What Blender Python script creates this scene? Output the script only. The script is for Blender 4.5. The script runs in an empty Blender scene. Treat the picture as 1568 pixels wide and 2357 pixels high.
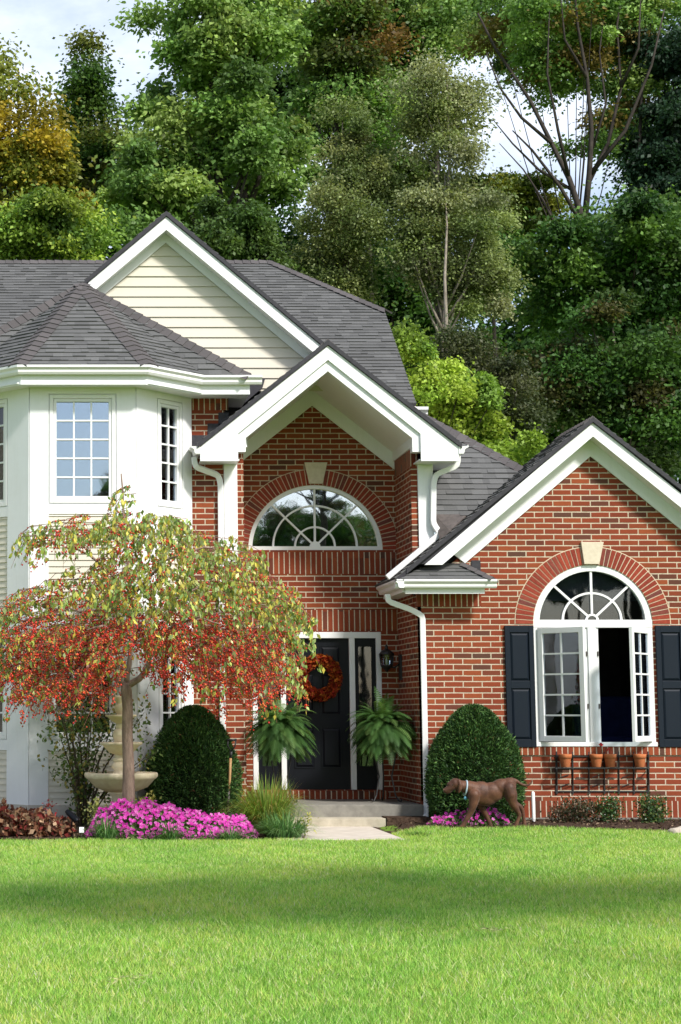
import bpy, math, random
import numpy as np
from mathutils import Vector, Matrix
from mathutils.geometry import tessellate_polygon
random.seed(7)
RNG = np.random.default_rng(11)
SC = bpy.context.scene
COL = SC.collection
CAMH, PITCH, F, PX, PY = 1.48, math.radians(6.2), 4275.0, 150.0, 1178.5
ST, CT = math.sin(PITCH), math.cos(PITCH)

def P(x, y, Y):
    """measured photo position (1568 px wide copy) on the facade plane at depth Y -> world point"""
    cx, cy = (x - PX) / F, (PY - y) / F
    s = Y / (CT - cy * ST)
    return Vector((cx * s, Y, CAMH + (ST + cy * CT) * s))
def XZ(x, y, Y):
    p = P(x, y, Y); return (p.x, p.z)
def G(x, y, z=0.0):
    cx, cy = (x - PX) / F, (PY - y) / F
    s = (z - CAMH) / (ST + cy * CT)
    return Vector((cx * s, (CT - cy * ST) * s, z))
def PXM(Y): return F / Y          # photo pixels per metre at depth Y

def sstep(a, b, t):
    t = np.clip((t - a) / (b - a), 0, 1); return t * t * (3 - 2 * t)
def gz(x, y):
    """ground height: flat lawn, beds rising a little to the house, walk kept low"""
    x = np.asarray(x, float); y = np.asarray(y, float)
    rise = 0.07 * sstep(22.2, 24.4, y)
    walk = 1 - sstep(2.3, 2.9, x) * (1 - sstep(4.1, 4.5, x))
    und = 0.02 * np.sin(x * 0.7 + 1.3) * np.sin(y * 0.55) * sstep(8, 10, y) * (1 - sstep(19, 21.5, y))
    return rise * walk + und

# ------------------------------------------------------------------ objects
def loc_of(o):
    v = Vector((0, 0, 0))
    while o is not None:
        v += o.location; o = o.parent
    return v
def tag(o, label=None, cat=None, group=None, kind=None):
    if label: o['label'] = label
    if cat: o['category'] = cat
    if group: o['group'] = group
    if kind: o['kind'] = kind
    return o
def empty(name, loc, label, cat, group=None):
    o = bpy.data.objects.new(name, None); COL.objects.link(o)
    o.empty_display_size = 0.2; o.location = loc
    return tag(o, label, cat, group)
def mesh_np(name, V, F_, mat, parent=None, cols=None, smooth=False):
    """one mesh object from numpy vertices (n,3) and faces (m,k); vertices given in world space"""
    V = np.asarray(V, np.float32); F_ = np.asarray(F_, np.int32)
    if parent is not None: V = V - np.array(loc_of(parent), np.float32)
    m, k = F_.shape
    me = bpy.data.meshes.new(name)
    me.vertices.add(len(V)); me.vertices.foreach_set('co', V.ravel())
    me.loops.add(m * k); me.loops.foreach_set('vertex_index', F_.ravel())
    me.polygons.add(m)
    me.polygons.foreach_set('loop_start', np.arange(0, m * k, k, dtype=np.int32))
    me.polygons.foreach_set('loop_total', np.full(m, k, np.int32))
    if smooth: me.polygons.foreach_set('use_smooth', np.ones(m, bool))
    me.update(calc_edges=True)
    if cols is not None:
        a = me.attributes.new('Col', 'FLOAT_COLOR', 'POINT')
        c = np.ones((len(V), 4), np.float32); c[:, :3] = cols
        a.data.foreach_set('color', c.ravel())
    me.materials.append(mat)
    o = bpy.data.objects.new(name, me); COL.objects.link(o)
    if parent is not None: o.parent = parent
    return o

class MB:
    def __init__(s): s.v = []; s.f = []; s.m = []; s.sm = []
    def add(s, vs, fs, mi=0, smooth=False):
        b = len(s.v); s.v += [tuple(v) for v in vs]
        for f in fs: s.f.append([i + b for i in f]); s.m.append(mi); s.sm.append(smooth)
        return s
    def box(s, x0, x1, y0, y1, z0, z1, mi=0):
        v = [(x, y, z) for x in (x0, x1) for y in (y0, y1) for z in (z0, z1)]
        return s.add(v, [(0, 1, 3, 2), (4, 6, 7, 5), (0, 4, 5, 1), (2, 3, 7, 6), (0, 2, 6, 4), (1, 5, 7, 3)], mi)
    def prism(s, poly, y0, y1, mi=0):
        """poly: (x,z) outline extruded from y0 (front) to y1"""
        n = len(poly)
        a = sum(poly[i][0] * poly[(i + 1) % n][1] - poly[(i + 1) % n][0] * poly[i][1] for i in range(n))
        if a < 0: poly = poly[::-1]
        v = [(x, y0, z) for x, z in poly] + [(x, y1, z) for x, z in poly]
        fs = [list(range(n)), list(range(2 * n - 1, n - 1, -1))]
        for i in range(n):
            j = (i + 1) % n; fs.append([j, i, i + n, j + n])
        return s.add(v, fs, mi)
    def slab(s, pts, off, mi=0):
        """planar 3-D polygon thickened by vector off"""
        n = len(pts); off = Vector(off)
        v = [Vector(p) for p in pts] + [Vector(p) + off for p in pts]
        fs = [list(range(n)), list(range(2 * n - 1, n - 1, -1))] + [[(i + 1) % n, i, i + n, (i + 1) % n + n] for i in range(n)]
        return s.add(v, fs, mi)
    def bar(s, a, b, w, d, up=(0, 0, 1), mi=0):
        """rectangular bar from a to b: w across, d along 'up'-ish"""
        a, b = Vector(a), Vector(b); t = (b - a).normalized(); u = Vector(up)
        sd = t.cross(u)
        if sd.length < 1e-4: sd = t.cross(Vector((0, 1, 0)))
        sd.normalize(); u = sd.cross(t).normalized()
        v = []
        for p in (a, b):
            for i, j in ((-1, -1), (1, -1), (1, 1), (-1, 1)): v.append(p + sd * (w / 2 * i) + u * (d / 2 * j))
        return s.add(v, [(3, 2, 1, 0), (4, 5, 6, 7), (0, 1, 5, 4), (1, 2, 6, 5), (2, 3, 7, 6), (3, 0, 4, 7)], mi)
    def tube(s, pts, r, n=6, mi=0, smooth=True, sq=None, cap=True):
        pts = [Vector(p) for p in pts]; k = len(pts)
        if not hasattr(r, '__len__'): r = [r] * k
        base = len(s.v); ref = None; vs = []
        for i, p in enumerate(pts):
            t = (pts[min(i + 1, k - 1)] - pts[max(i - 1, 0)])
            t = t.normalized() if t.length > 1e-9 else Vector((0, 0, 1))
            if ref is None:
                ref = t.cross(Vector((0, 1, 0)))
                if ref.length < 0.2: ref = t.cross(Vector((1, 0, 0)))
            u = (ref - t * ref.dot(t)).normalized(); ref = u; w = t.cross(u)
            for j in range(n):
                a = 2 * math.pi * j / n + (math.pi / 4 if sq else 0)
                if sq:
                    c, d = math.cos(a) * math.sqrt(2), math.sin(a) * math.sqrt(2)
                    vs.append(p + u * c * sq[0] / 2 + w * d * sq[1] / 2)
                else: vs.append(p + (u * math.cos(a) + w * math.sin(a)) * r[i])
        fs = []
        for i in range(k - 1):
            for j in range(n):
                a, b = i * n + j, i * n + (j + 1) % n
                fs.append((a, b, b + n, a + n))
        if cap: fs += [list(range(n - 1, -1, -1)), list(range((k - 1) * n, k * n))]
        return s.add(vs, fs, mi, smooth)
    def lathe(s, prof, c, n=28, mi=0, smooth=True, wob=None):
        """prof: (r, z) bottom to top, around vertical axis at c"""
        vs = []; k = len(prof)
        for i, (r, z) in enumerate(prof):
            for j in range(n):
                a = 2 * math.pi * j / n
                rr = r * (1 + (wob(i, a) if wob else 0))
                vs.append((c[0] + rr * math.cos(a), c[1] + rr * math.sin(a), c[2] + z))
        fs = [(i * n + j, i * n + (j + 1) % n, (i + 1) * n + (j + 1) % n, (i + 1) * n + j) for i in range(k - 1) for j in range(n)]
        fs += [list(range(n - 1, -1, -1)), list(range((k - 1) * n, k * n))]
        return s.add(vs, fs, mi, smooth)
    def ball(s, c, r, seg=10, rings=7, mi=0):
        rr = r if hasattr(r, '__len__') else (r, r, r)
        vs = []
        for i in range(rings + 1):
            th = math.pi * i / rings
            for j in range(seg):
                a = 2 * math.pi * j / seg
                vs.append((c[0] + rr[0] * math.sin(th) * math.cos(a), c[1] + rr[1] * math.sin(th) * math.sin(a), c[2] - rr[2] * math.cos(th)))
        fs = [(i * seg + j, i * seg + (j + 1) % seg, (i + 1) * seg + (j + 1) % seg, (i + 1) * seg + j) for i in range(rings) for j in range(seg)]
        return s.add(vs, fs, mi, True)
    def wall(s, outer, holes, y, depth=0.1, mi=0):
        """front face with openings at y, plus reveals going back by depth"""
        polys = [[Vector((x, 0, z)) for x, z in outer]] + [[Vector((x, 0, z)) for x, z in h] for h in holes]
        tris = tessellate_polygon([[Vector((p.x, p.z, 0)) for p in q] for q in polys])
        flat = [(p.x, y, p.z) for q in polys for p in q]
        fs = []
        for t in tris:
            a, b, c = [flat[i] for i in t]
            n = (b[0] - a[0]) * (c[2] - a[2]) - (b[2] - a[2]) * (c[0] - a[0])
            fs.append(t if n > 0 else t[::-1])
        s.add(flat, fs, mi)
        for h in holes:
            n = len(h)
            s.add([(x, y, z) for x, z in h] + [(x, y + depth, z) for x, z in h], [(i, (i + 1) % n, (i + 1) % n + n, i + n) for i in range(n)], mi)
        return s
    def build(s, name, mats, parent=None, bevel=0):
        off = loc_of(parent) if parent is not None else Vector((0, 0, 0))
        me = bpy.data.meshes.new(name)
        me.from_pydata([(v[0] - off.x, v[1] - off.y, v[2] - off.z) for v in s.v], [], s.f)
        mats = mats if isinstance(mats, (list, tuple)) else [mats]
        for m in mats: me.materials.append(m)
        me.polygons.foreach_set('material_index', s.m); me.polygons.foreach_set('use_smooth', s.sm)
        me.update()
        o = bpy.data.objects.new(name, me); COL.objects.link(o)
        if parent is not None: o.parent = parent
        if bevel:
            b = o.modifiers.new('edge', 'BEVEL'); b.width = bevel; b.segments = 2; b.limit_method = 'ANGLE'
        return o

# ------------------------------------------------------------------ materials
class NT:
    def __init__(s, name):
        s.mat = bpy.data.materials.new(name); s.mat.use_nodes = True
        s.t = s.mat.node_tree; s.t.nodes.clear()
        s.out = s.t.nodes.new('ShaderNodeOutputMaterial')
    def n(s, typ, props=None, **ins):
        nd = s.t.nodes.new('ShaderNode' + typ)
        for k, v in (props or {}).items(): setattr(nd, k, v)
        for k, v in ins.items():
            key = int(k[1:]) if k[0] == 'i' and k[1:].isdigit() else k.replace('_', ' ')
            sk = nd.inputs[key]
            if isinstance(v, bpy.types.NodeSocket): s.t.links.new(v, sk)
            else: sk.default_value = v
        return nd
    def math(s, op, a, b=0.0, c=None):
        k = dict(i0=a, i1=b)
        if c is not None: k['i2'] = c
        return s.n('Math', {'operation': op}, **k).outputs[0]
    def mix(s, fac, a, b, typ='MIX'):
        nd = s.n('MixRGB', {'blend_type': typ}, Fac=fac)
        for k, v in (('Color1', a), ('Color2', b)):
            if isinstance(v, bpy.types.NodeSocket): s.t.links.new(v, nd.inputs[k])
            else: nd.inputs[k].default_value = (*v, 1) if len(v) == 3 else v
        return nd.outputs[0]
    def ramp(s, fac, stops, interp='LINEAR'):
        nd = s.n('ValToRGB', Fac=fac); cr = nd.color_ramp; cr.interpolation = interp
        while len(cr.elements) < len(stops): cr.elements.new(0.5)
        for e, (p, c) in zip(cr.elements, stops):
            e.position = p; e.color = (*c, 1) if len(c) == 3 else c
        return nd.outputs[0]
    def noise(s, scale, detail=3, rough=0.55, vec=None):
        k = dict(Scale=scale, Detail=detail, Roughness=rough)
        if vec is not None: k['Vector'] = vec
        return s.n('TexNoise', **k).outputs['Fac']
    def obj(s): return s.n('TexCoord').outputs['Object']
    def bsdf(s, col, rough=0.5, spec=0.4, normal=None, **kw):
        k = dict(Roughness=rough); k['Specular_IOR_Level'] = spec
        b = s.n('BsdfPrincipled', **k, **kw)
        if isinstance(col, bpy.types.NodeSocket): s.t.links.new(col, b.inputs['Base Color'])
        else: b.inputs['Base Color'].default_value = (*col, 1)
        if normal is not None: s.t.links.new(normal, b.inputs['Normal'])
        return b.outputs[0]
    def bump(s, h, strength=0.5, dist=0.01):
        return s.n('Bump', Height=h, Strength=strength, Distance=dist).outputs[0]
    def done(s, sh):
        s.t.links.new(sh, s.out.inputs['Surface']); return s.mat

def brick_mat(name, swap=False, zoff=0.0, xoff=0.0):
    t = NT(name); co = t.obj(); sep = t.n('SeparateXYZ', Vector=co)
    nrm = t.n('SeparateXYZ', Vector=t.n('NewGeometry').outputs['Normal'])
    side = t.math('GREATER_THAN', t.math('ABSOLUTE', nrm.outputs[0]), 0.7)
    flat = t.math('GREATER_THAN', t.math('ABSOLUTE', nrm.outputs[2]), 0.7)
    u = t.math('ADD', t.math('MULTIPLY', sep.outputs[0], t.math('SUBTRACT', 1.0, side)), t.math('MULTIPLY', sep.outputs[1], side))
    v = t.math('ADD', t.math('MULTIPLY', sep.outputs[2], t.math('SUBTRACT', 1.0, flat)), t.math('MULTIPLY', sep.outputs[1], flat))
    u = t.math('ADD', u, xoff + 40.0); v = t.math('ADD', v, zoff + 40.0)
    # slight hand-laid waviness
    w = t.math('MULTIPLY', t.math('SUBTRACT', t.noise(3.0, 2, vec=co), 0.5), 0.006)
    v = t.math('ADD', v, w)
    if swap: u, v = v, u
    BW, BH, MW = 0.254, 0.0762, 0.0135
    row = t.math('FLOOR', t.math('DIVIDE', v, BH))
    stag = 0.0 if swap else 0.5
    uu = t.math('ADD', t.math('DIVIDE', u, BW), t.math('MULTIPLY', t.math('MODULO', row, 2.0), stag))
    col = t.math('FLOOR', uu)
    fu = t.math('MULTIPLY', t.math('FRACT', uu), BW)
    fv = t.math('MULTIPLY', t.math('FRACT', t.math('DIVIDE', v, BH)), BH)
    rag = t.math('MULTIPLY', t.math('SUBTRACT', t.noise(55.0, 2, vec=co), 0.5), 0.006)
    du = t.math('MINIMUM', fu, t.math('SUBTRACT', BW, fu)); dv = t.math('MINIMUM', fv, t.math('SUBTRACT', BH, fv))
    d = t.math('ADD', dv if swap else t.math('MINIMUM', du, dv), rag)
    face = t.n('MapRange', {'interpolation_type': 'SMOOTHSTEP'}, Value=d)
    face.inputs['From Min'].default_value = MW / 2 - 0.0015; face.inputs['From Max'].default_value = MW / 2 + 0.0025
    face = face.outputs[0]
    rnd = t.n('TexWhiteNoise', {'noise_dimensions': '2D'}, Vector=t.n('CombineXYZ', X=col, Y=row).outputs[0])
    c = t.ramp(rnd.outputs['Value'], [(0.0, (0.1878, 0.0373, 0.0164)), (0.3, (0.2489, 0.0506, 0.019)), (0.6, (0.2066, 0.041, 0.0172)), (0.8, (0.2911, 0.0698, 0.0233)), (0.91, (0.1409, 0.0373, 0.0207)), (1.0, (0.0939, 0.0433, 0.0285))])
    gr = t.noise(38.0, 4, 0.65, co)
    c = t.mix(t.math('MULTIPLY', t.math('ABSOLUTE', t.math('SUBTRACT', gr, 0.5)), 1.1), c, (0.06, 0.022, 0.02))
    c = t.mix(0.6, c, t.ramp(t.noise(1.1, 5, .65, co), [(0.3, (0.78, 0.76, 0.76)), (0.7, (1.12, 1.1, 1.08))]), 'MULTIPLY')
    mort = t.ramp(t.noise(9.0, 4, vec=co), [(0.25, (0.40, 0.33, 0.24)), (0.75, (0.60, 0.51, 0.38))])
    c = t.mix(face, mort, c)
    h = t.math('ADD', t.math('MULTIPLY', face, 0.8), t.math('MULTIPLY', gr, 0.25))
    return t.done(t.bsdf(c, 0.88, 0.25, t.bump(h, 0.7, 0.007)))

def island_mat(name, stops, rough=0.85, spec=0.25, grain=120.0, gstr=0.3, bdist=0.003):
    t = NT(name)
    c = t.ramp(t.n('NewGeometry').outputs['Random Per Island'], stops)
    g = t.noise(grain, 3, vec=t.obj())
    c = t.mix(0.6, c, t.ramp(g, [(0.3, (1 - gstr,) * 3), (0.7, (1 + gstr,) * 3)]), 'MULTIPLY')
    c = t.mix(0.5, c, t.ramp(t.noise(0.9, 3, vec=t.obj()), [(0.3, (0.85,) * 3), (0.7, (1.12,) * 3)]), 'MULTIPLY')
    return t.done(t.bsdf(c, rough, spec, t.bump(g, 0.5, bdist)))

def paint_mat(name, col, rough=0.45, dirt=0.1, spec=0.35, dcol=(0.45, 0.42, 0.36)):
    t = NT(name); co = t.obj()
    n = t.ramp(t.noise(2.2, 5, 0.7, co), [(0.45, (0, 0, 0)), (0.85, (1, 1, 1))])
    c = t.mix(t.math('MULTIPLY', n, dirt), col, dcol)
    mp = t.n('Mapping', Vector=co); mp.inputs['Scale'].default_value = (14, 14, 1.2)
    st = t.ramp(t.noise(1.6, 4, 0.6, mp.outputs[0]), [(0.5, (0, 0, 0)), (0.9, (1, 1, 1))])
    c = t.mix(t.math('MULTIPLY', st, dirt * 0.8), c, dcol)
    return t.done(t.bsdf(c, rough, spec, t.bump(t.noise(45.0, 3, vec=co), 0.12, 0.002)))

def leaf_mat(name, rough=0.5, trans=0.35, spec=0.25):
    t = NT(name)
    c = t.n('Attribute', {'attribute_name': 'Col'}).outputs['Color']
    b = t.bsdf(c, rough, spec)
    tr = t.n('BsdfTranslucent', Color=t.mix(1.0, c, (1.25, 1.25, 0.7), 'MULTIPLY')).outputs[0]
    return t.done(t.n('MixShader', i0=trans, i1=b, i2=tr).outputs[0])

def bark_mat(name, c0, c1, sc=14.0):
    t = NT(name); co = t.obj(); mp = t.n('Mapping', Vector=co); mp.inputs['Scale'].default_value = (1, 1, 0.3)
    n = t.noise(sc, 5, 0.7, mp.outputs[0])
    return t.done(t.bsdf(t.ramp(n, [(0.3, c0), (0.7, c1)]), 0.9, 0.2, t.bump(n, 0.8, 0.02)))

def simple_mat(name, c0, c1, scale=8.0, rough=0.6, spec=0.4, bump=0.3, dist=0.005, detail=4, **kw):
    t = NT(name); n = t.noise(scale, detail, 0.6, t.obj())
    return t.done(t.bsdf(t.ramp(n, [(0.3, c0), (0.7, c1)]), rough, spec, t.bump(n, bump, dist), **kw))

def glass_mat(name, refl, tint=(0.75, 0.8, 0.85), gcol=(.95, .97, 1)):
    t = NT(name)
    wav = t.bump(t.noise(1.7, 2, vec=t.obj()), 0.06, 0.02)
    fr = t.n('LayerWeight', Blend=0.25).outputs['Fresnel']
    f = t.math('MINIMUM', t.math('ADD', t.math('MULTIPLY', fr, 1.0), refl), 1.0)
    g = t.n('BsdfGlossy', Roughness=0.015, Color=(*gcol, 1)); t.t.links.new(wav, g.inputs['Normal'])
    return t.done(t.n('MixShader', i0=f, i1=t.n('BsdfTransparent', Color=(*tint, 1)).outputs[0], i2=g.outputs[0]).outputs[0])

M = {}
M['brick'] = brick_mat('red_brick')
M['soldier'] = brick_mat('red_brick_on_end', swap=True)
M['archbrick'] = island_mat('arch_brick', [(0, (0.20, 0.033, 0.02)), (0.5, (0.275, 0.045, 0.024)), (0.8, (0.30, 0.056, 0.03)), (1, (0.12, 0.04, 0.035))], 0.88, 0.25, 40, 0.3, 0.006)
M['mortar'] = simple_mat('mortar', (0.50, 0.41, 0.28), (0.66, 0.56, 0.41), 12, 0.95, 0.1)
M['shingle'] = island_mat('asphalt_shingle', [(0, (0.0918, 0.0918, 0.0909)), (0.35, (0.1124, 0.1124, 0.111)), (0.6, (0.1007, 0.1007, 0.0995)), (0.85, (0.1299, 0.1299, 0.1282)), (1, (0.1094, 0.1094, 0.1081))], 0.92, 0.2, 160, 0.35)
M['cap'] = island_mat('shingle_ridge_cap', [(0, (0.08, 0.073, 0.073)), (1, (0.11, 0.10, 0.10))], 0.92, 0.2, 160, 0.3)
M['drip'] = simple_mat('black_roof_edge', (0.018, 0.017, 0.022), (0.035, 0.033, 0.04), 20, 0.6)
M['white'] = paint_mat('white_trim_paint', (0.80, 0.805, 0.81), 0.45, 0.16)
M['white2'] = paint_mat('white_vinyl', (0.78, 0.78, 0.77), 0.35, 0.06)
M['siding'] = paint_mat('cream_siding', (0.63, 0.585, 0.485), 0.55, 0.12)
M['stone'] = simple_mat('limestone', (0.55, 0.47, 0.35), (0.66, 0.58, 0.45), 18, 0.85, 0.2)
M['concrete'] = simple_mat('concrete', (0.165, 0.155, 0.135), (0.26, 0.245, 0.21), 7, 0.9, 0.2, 0.4)
M['tanstep'] = simple_mat('tan_step_stone', (0.36, 0.32, 0.245), (0.50, 0.45, 0.35), 8, 0.9, 0.2, 0.4)
M['walk'] = simple_mat('walk_concrete', (0.50, 0.44, 0.37), (0.62, 0.56, 0.48), 5, 0.9, 0.2, 0.4)
M['black'] = paint_mat('black_door_paint', (0.006, 0.007, 0.010), 0.42, 0.0, 0.16, (0.05, 0.05, 0.05))
M['shutter'] = paint_mat('navy_black_shutter', (0.006, 0.011, 0.019), 0.5, 0.03, 0.2, (0.04, 0.04, 0.05))
M['iron'] = simple_mat('black_iron', (0.008, 0.008, 0.009), (0.02, 0.02, 0.02), 30, 0.5, 0.5)
M['glass_sky'] = glass_mat('bay_glass', 0.30, gcol=(.80, .90, 1))
M['glass_arch'] = glass_mat('arch_glass', 0.5)
M['glass'] = glass_mat('plain_glass', 0.045)
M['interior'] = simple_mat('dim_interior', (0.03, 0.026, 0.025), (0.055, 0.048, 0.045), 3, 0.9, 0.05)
M['curtain'] = simple_mat('grey_blind', (0.05, 0.05, 0.05), (0.09, 0.085, 0.08), 6, 0.9, 0.1)
M['bluecloth'] = simple_mat('blue_cloth', (0.008, 0.013, 0.05), (0.014, 0.02, 0.075), 9, 0.9, 0.1)
M['leaf'] = leaf_mat('foliage')
M['waxleaf'] = leaf_mat('glossy_foliage', 0.38, 0.25, 0.4)
M['needle'] = leaf_mat('yew_needles', 0.6, 0.12, 0.2)
M['petal'] = leaf_mat('petals', 0.6, 0.3, 0.2)
M['grass'] = leaf_mat('grass_blades', 0.55, 0.3, 0.22)
M['dry'] = leaf_mat('dry_leaves', 0.8, 0.15, 0.1)
M['bark'] = bark_mat('grey_bark', (0.05, 0.04, 0.033), (0.15, 0.125, 0.10))
M['palebark'] = bark_mat('pale_bark', (0.13, 0.11, 0.085), (0.30, 0.26, 0.21))
M['darkbark'] = bark_mat('dark_bark', (0.022, 0.018, 0.016), (0.07, 0.058, 0.048))
M['crabbark'] = bark_mat('crabapple_bark', (0.17, 0.115, 0.09), (0.36, 0.25, 0.20), 22)
M['twig'] = simple_mat('red_twig', (0.14, 0.055, 0.04), (0.27, 0.12, 0.085), 20, 0.8, 0.2)
M['stem'] = simple_mat('shrub_stem', (0.06, 0.05, 0.035), (0.12, 0.09, 0.06), 20, 0.9, 0.2)
M['berry'] = leaf_mat('berries', 0.3, 0.1, 0.45)
M['terracotta'] = simple_mat('terracotta', (0.40, 0.12, 0.045), (0.52, 0.18, 0.07), 14, 0.85, 0.2)
M['cast'] = simple_mat('cast_stone', (0.72, 0.58, 0.38), (0.86, 0.74, 0.54), 9, 0.9, 0.2, 0.5, 0.006)
M['wood'] = simple_mat('ash_handle', (0.40, 0.22, 0.09), (0.55, 0.33, 0.15), 16, 0.6)
M['steel'] = simple_mat('dull_steel', (0.06, 0.05, 0.045), (0.12, 0.10, 0.09), 16, 0.5)
M['soil'] = simple_mat('mulch_soil', (0.030, 0.018, 0.012), (0.10, 0.065, 0.045), 34, 0.95, 0.1, 0.9, 0.03, 6)
M['rock'] = simple_mat('pale_rock', (0.36, 0.30, 0.23), (0.56, 0.49, 0.4), 12, 0.9, 0.2, 0.7, 0.02)
SUN_ANG, CLOUD, EXPO = 6.5, 10.0, 0.68
# ================================================================== HOUSE
def clip(poly, axis, lim, keep_less):
    out = []; n = len(poly)
    for i in range(n):
        a, b = poly[i], poly[(i + 1) % n]
        ina = (a[axis] <= lim) if keep_less else (a[axis] >= lim)
        inb = (b[axis] <= lim) if keep_less else (b[axis] >= lim)
        if ina: out.append(a)
        if ina != inb:
            t = (lim - a[axis]) / (b[axis] - a[axis])
            out.append((a[0] + t * (b[0] - a[0]), a[1] + t * (b[1] - a[1])))
    return out
def clip_rect(poly, u0, u1, v0, v1):
    for ax, lim, less in ((0, u0, False), (0, u1, True), (1, v0, False), (1, v1, True)):
        if len(poly) < 3: return []
        poly = clip(poly, ax, lim, less)
    return poly

def shingles(mb, pts, expo=0.11, vstart=None):
    """cover a convex planar roof face with overlapping shingle tabs"""
    pts = [Vector(p) for p in pts]
    n = Vector((0, 0, 0))
    for i in range(1, len(pts) - 1): n += (pts[i] - pts[0]).cross(pts[i + 1] - pts[0])
    n.normalize()
    if n.z < 0: n = -n
    u = Vector((0, 0, 1)).cross(n).normalized(); v = n.cross(u)
    o = pts[0]
    q = [((p - o).dot(u), (p - o).dot(v)) for p in pts]
    vmin, vmax = min(a[1] for a in q), max(a[1] for a in q)
    umin, umax = min(a[0] for a in q), max(a[0] for a in q)
    mb.slab(pts, -n * 0.05, 1)
    v0 = vmin
    while v0 < vmax:
        uu = umin - random.random() * 0.3
        while uu < umax:
            w = random.choice((0.10, 0.14, 0.18, 0.24)) * random.uniform(0.9, 1.1)
            c = clip_rect(q, uu, uu + w, v0, v0 + expo)
            uu += w
            if len(c) < 3: continue
            th = random.choice((0.009, 0.012, 0.017, 0.019))
            top = []; bot = []
            for a, b in c:
                f = (b - v0) / expo
                top.append(o + u * a + v * b + n * (th * (1 - f) + 0.004)); bot.append(o + u * a + v * b - n * 0.003)
            k = len(c)
            mb.add(top + bot, [list(range(k))] + [[i + k, (i + 1) % k + k, (i + 1) % k, i] for i in range(k)], 0)
        v0 += expo
def caps(mb, a, b, d1, d2, w=0.15, step=0.14):
    """ridge / hip cap pieces laid from a (low) to b (high); d1,d2: unit directions down each side"""
    a, b = Vector(a), Vector(b); L = (b - a).length; t = (b - a) / L
    d1, d2 = Vector(d1).normalized(), Vector(d2).normalized()
    up = (-(d1 + d2)); up = (up - t * up.dot(t)).normalized()
    s = 0.0
    while s < L:
        e = min(s + step * 1.05, L)
        p, q = a + t * s + up * 0.034, a + t * e + up * 0.02
        lo1, lo2 = d1 * w - up * 0.004, d2 * w - up * 0.004
        mb.add([p, p + lo1, q + lo1, q, p + lo2, q + lo2, p - up * .03, p + lo1 - up * .03, p + lo2 - up * .03],
               [(0, 1, 2, 3), (0, 3, 5, 4), (0, 6, 7, 1), (0, 4, 8, 6)], 0)
        s += step
def laps(mb, poly, y, expo, z0=None):
    """horizontal lap siding over an (x,z) convex outline facing -Y"""
    zs = [p[1] for p in poly]; z = min(zs) if z0 is None else z0; zm = max(zs); xs = [p[0] for p in poly]
    while z < zm:
        c = clip_rect(poly, min(xs) - 1, max(xs) + 1, z, z + expo)
        if len(c) >= 3:
            k = len(c)
            a = sum(c[i][0] * c[(i + 1) % k][1] - c[(i + 1) % k][0] * c[i][1] for i in range(k))
            if a < 0: c = c[::-1]
            fr = [(p[0], y - 0.020 * (1 - (p[1] - z) / expo), p[1]) for p in c]; bk = [(p[0], y + 0.01, p[1]) for p in c]
            mb.add(fr + bk, [list(range(k))] + [[i + k, (i + 1) % k + k, (i + 1) % k, i] for i in range(k)], 0)
        z += expo

HOUSE = empty('brick_house', (0, 0, 0), 'red brick house with cream siding gable, white bay and dark shingle roof', 'house')
YG, YE, YP = 25.0, 26.45, 25.2          # wing wall, entry back wall, porch pier fronts
XS, XL, XC = 4.73, 2.44, 4.743          # recess right wall, recess left wall, wing corner
GND = 0.05

# ---------------- right wing gable wall
C = lambda x, y, Y=YG: XZ(x, y, Y)
ax, _ = C(1365, 1437); az = C(1365, 1437)[1]
R_ARCH = 137 / PXM(YG) * 1.0
wx0, wx1 = ax - R_ARCH, ax + R_ARCH
wz0 = C(1365, 1718)[1]
apexG = C(1355, 1040); leftG = C(1050, 1300)
XR = 2 * apexG[0] - XC                   # wing's right corner (out of frame)
slG = 0.80
outer = [(XC, GND), (XR, GND), (XR, apexG[1] - slG * (XR - apexG[0])), apexG, (XC, apexG[1] - slG * (apexG[0] - XC))]
hole = [(wx0, wz0), (wx1, wz0)] + [(ax + R_ARCH * math.cos(a), az + R_ARCH * math.sin(a)) for a in np.linspace(0, math.pi, 41)]
base_z1 = C(1400, 1843.7)[1]; base_z0 = C(1400, 1882)[1]
mb = MB(); mb.wall(outer, [hole], YG, 0.12)
mb.slab([(XC, YG, GND), (XC, YG, outer[-1][1]), (XC, YE, outer[-1][1]), (XC, YE, GND)], (0.05, 0, 0))
mb.build('brick_wall', M['brick'], HOUSE)
mb = MB(); mb.box(XC - .004, XR, YG - .006, YG + .05, base_z0, base_z1); mb.build('soldier_course', M['soldier'], HOUSE)
mb = MB(); mb.box(XC - .02, XR + .02, YG - .05, YG + .2, -0.1, base_z0 - .001); mb.build('foundation', M['concrete'], HOUSE)
zt0, zt1 = C(1010, 1396)[1], C(1010, 1362)[1]
mb = MB(); mb.box(XC - .004, C(1108, 1380)[0], YG - .005, YG + .05, zt0, zt1); mb.build('soldier_course', M['soldier'], HOUSE)
zs0, zs1 = C(1365, 1738)[1], C(1365, 1720)[1]
mb = MB(); mb.box(C(1160, 1730)[0] - .25, XR - .6, YG - .022, YG + .05, zs0, zs1); mb.build('brick_sill', M['soldier'], HOUSE)

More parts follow.
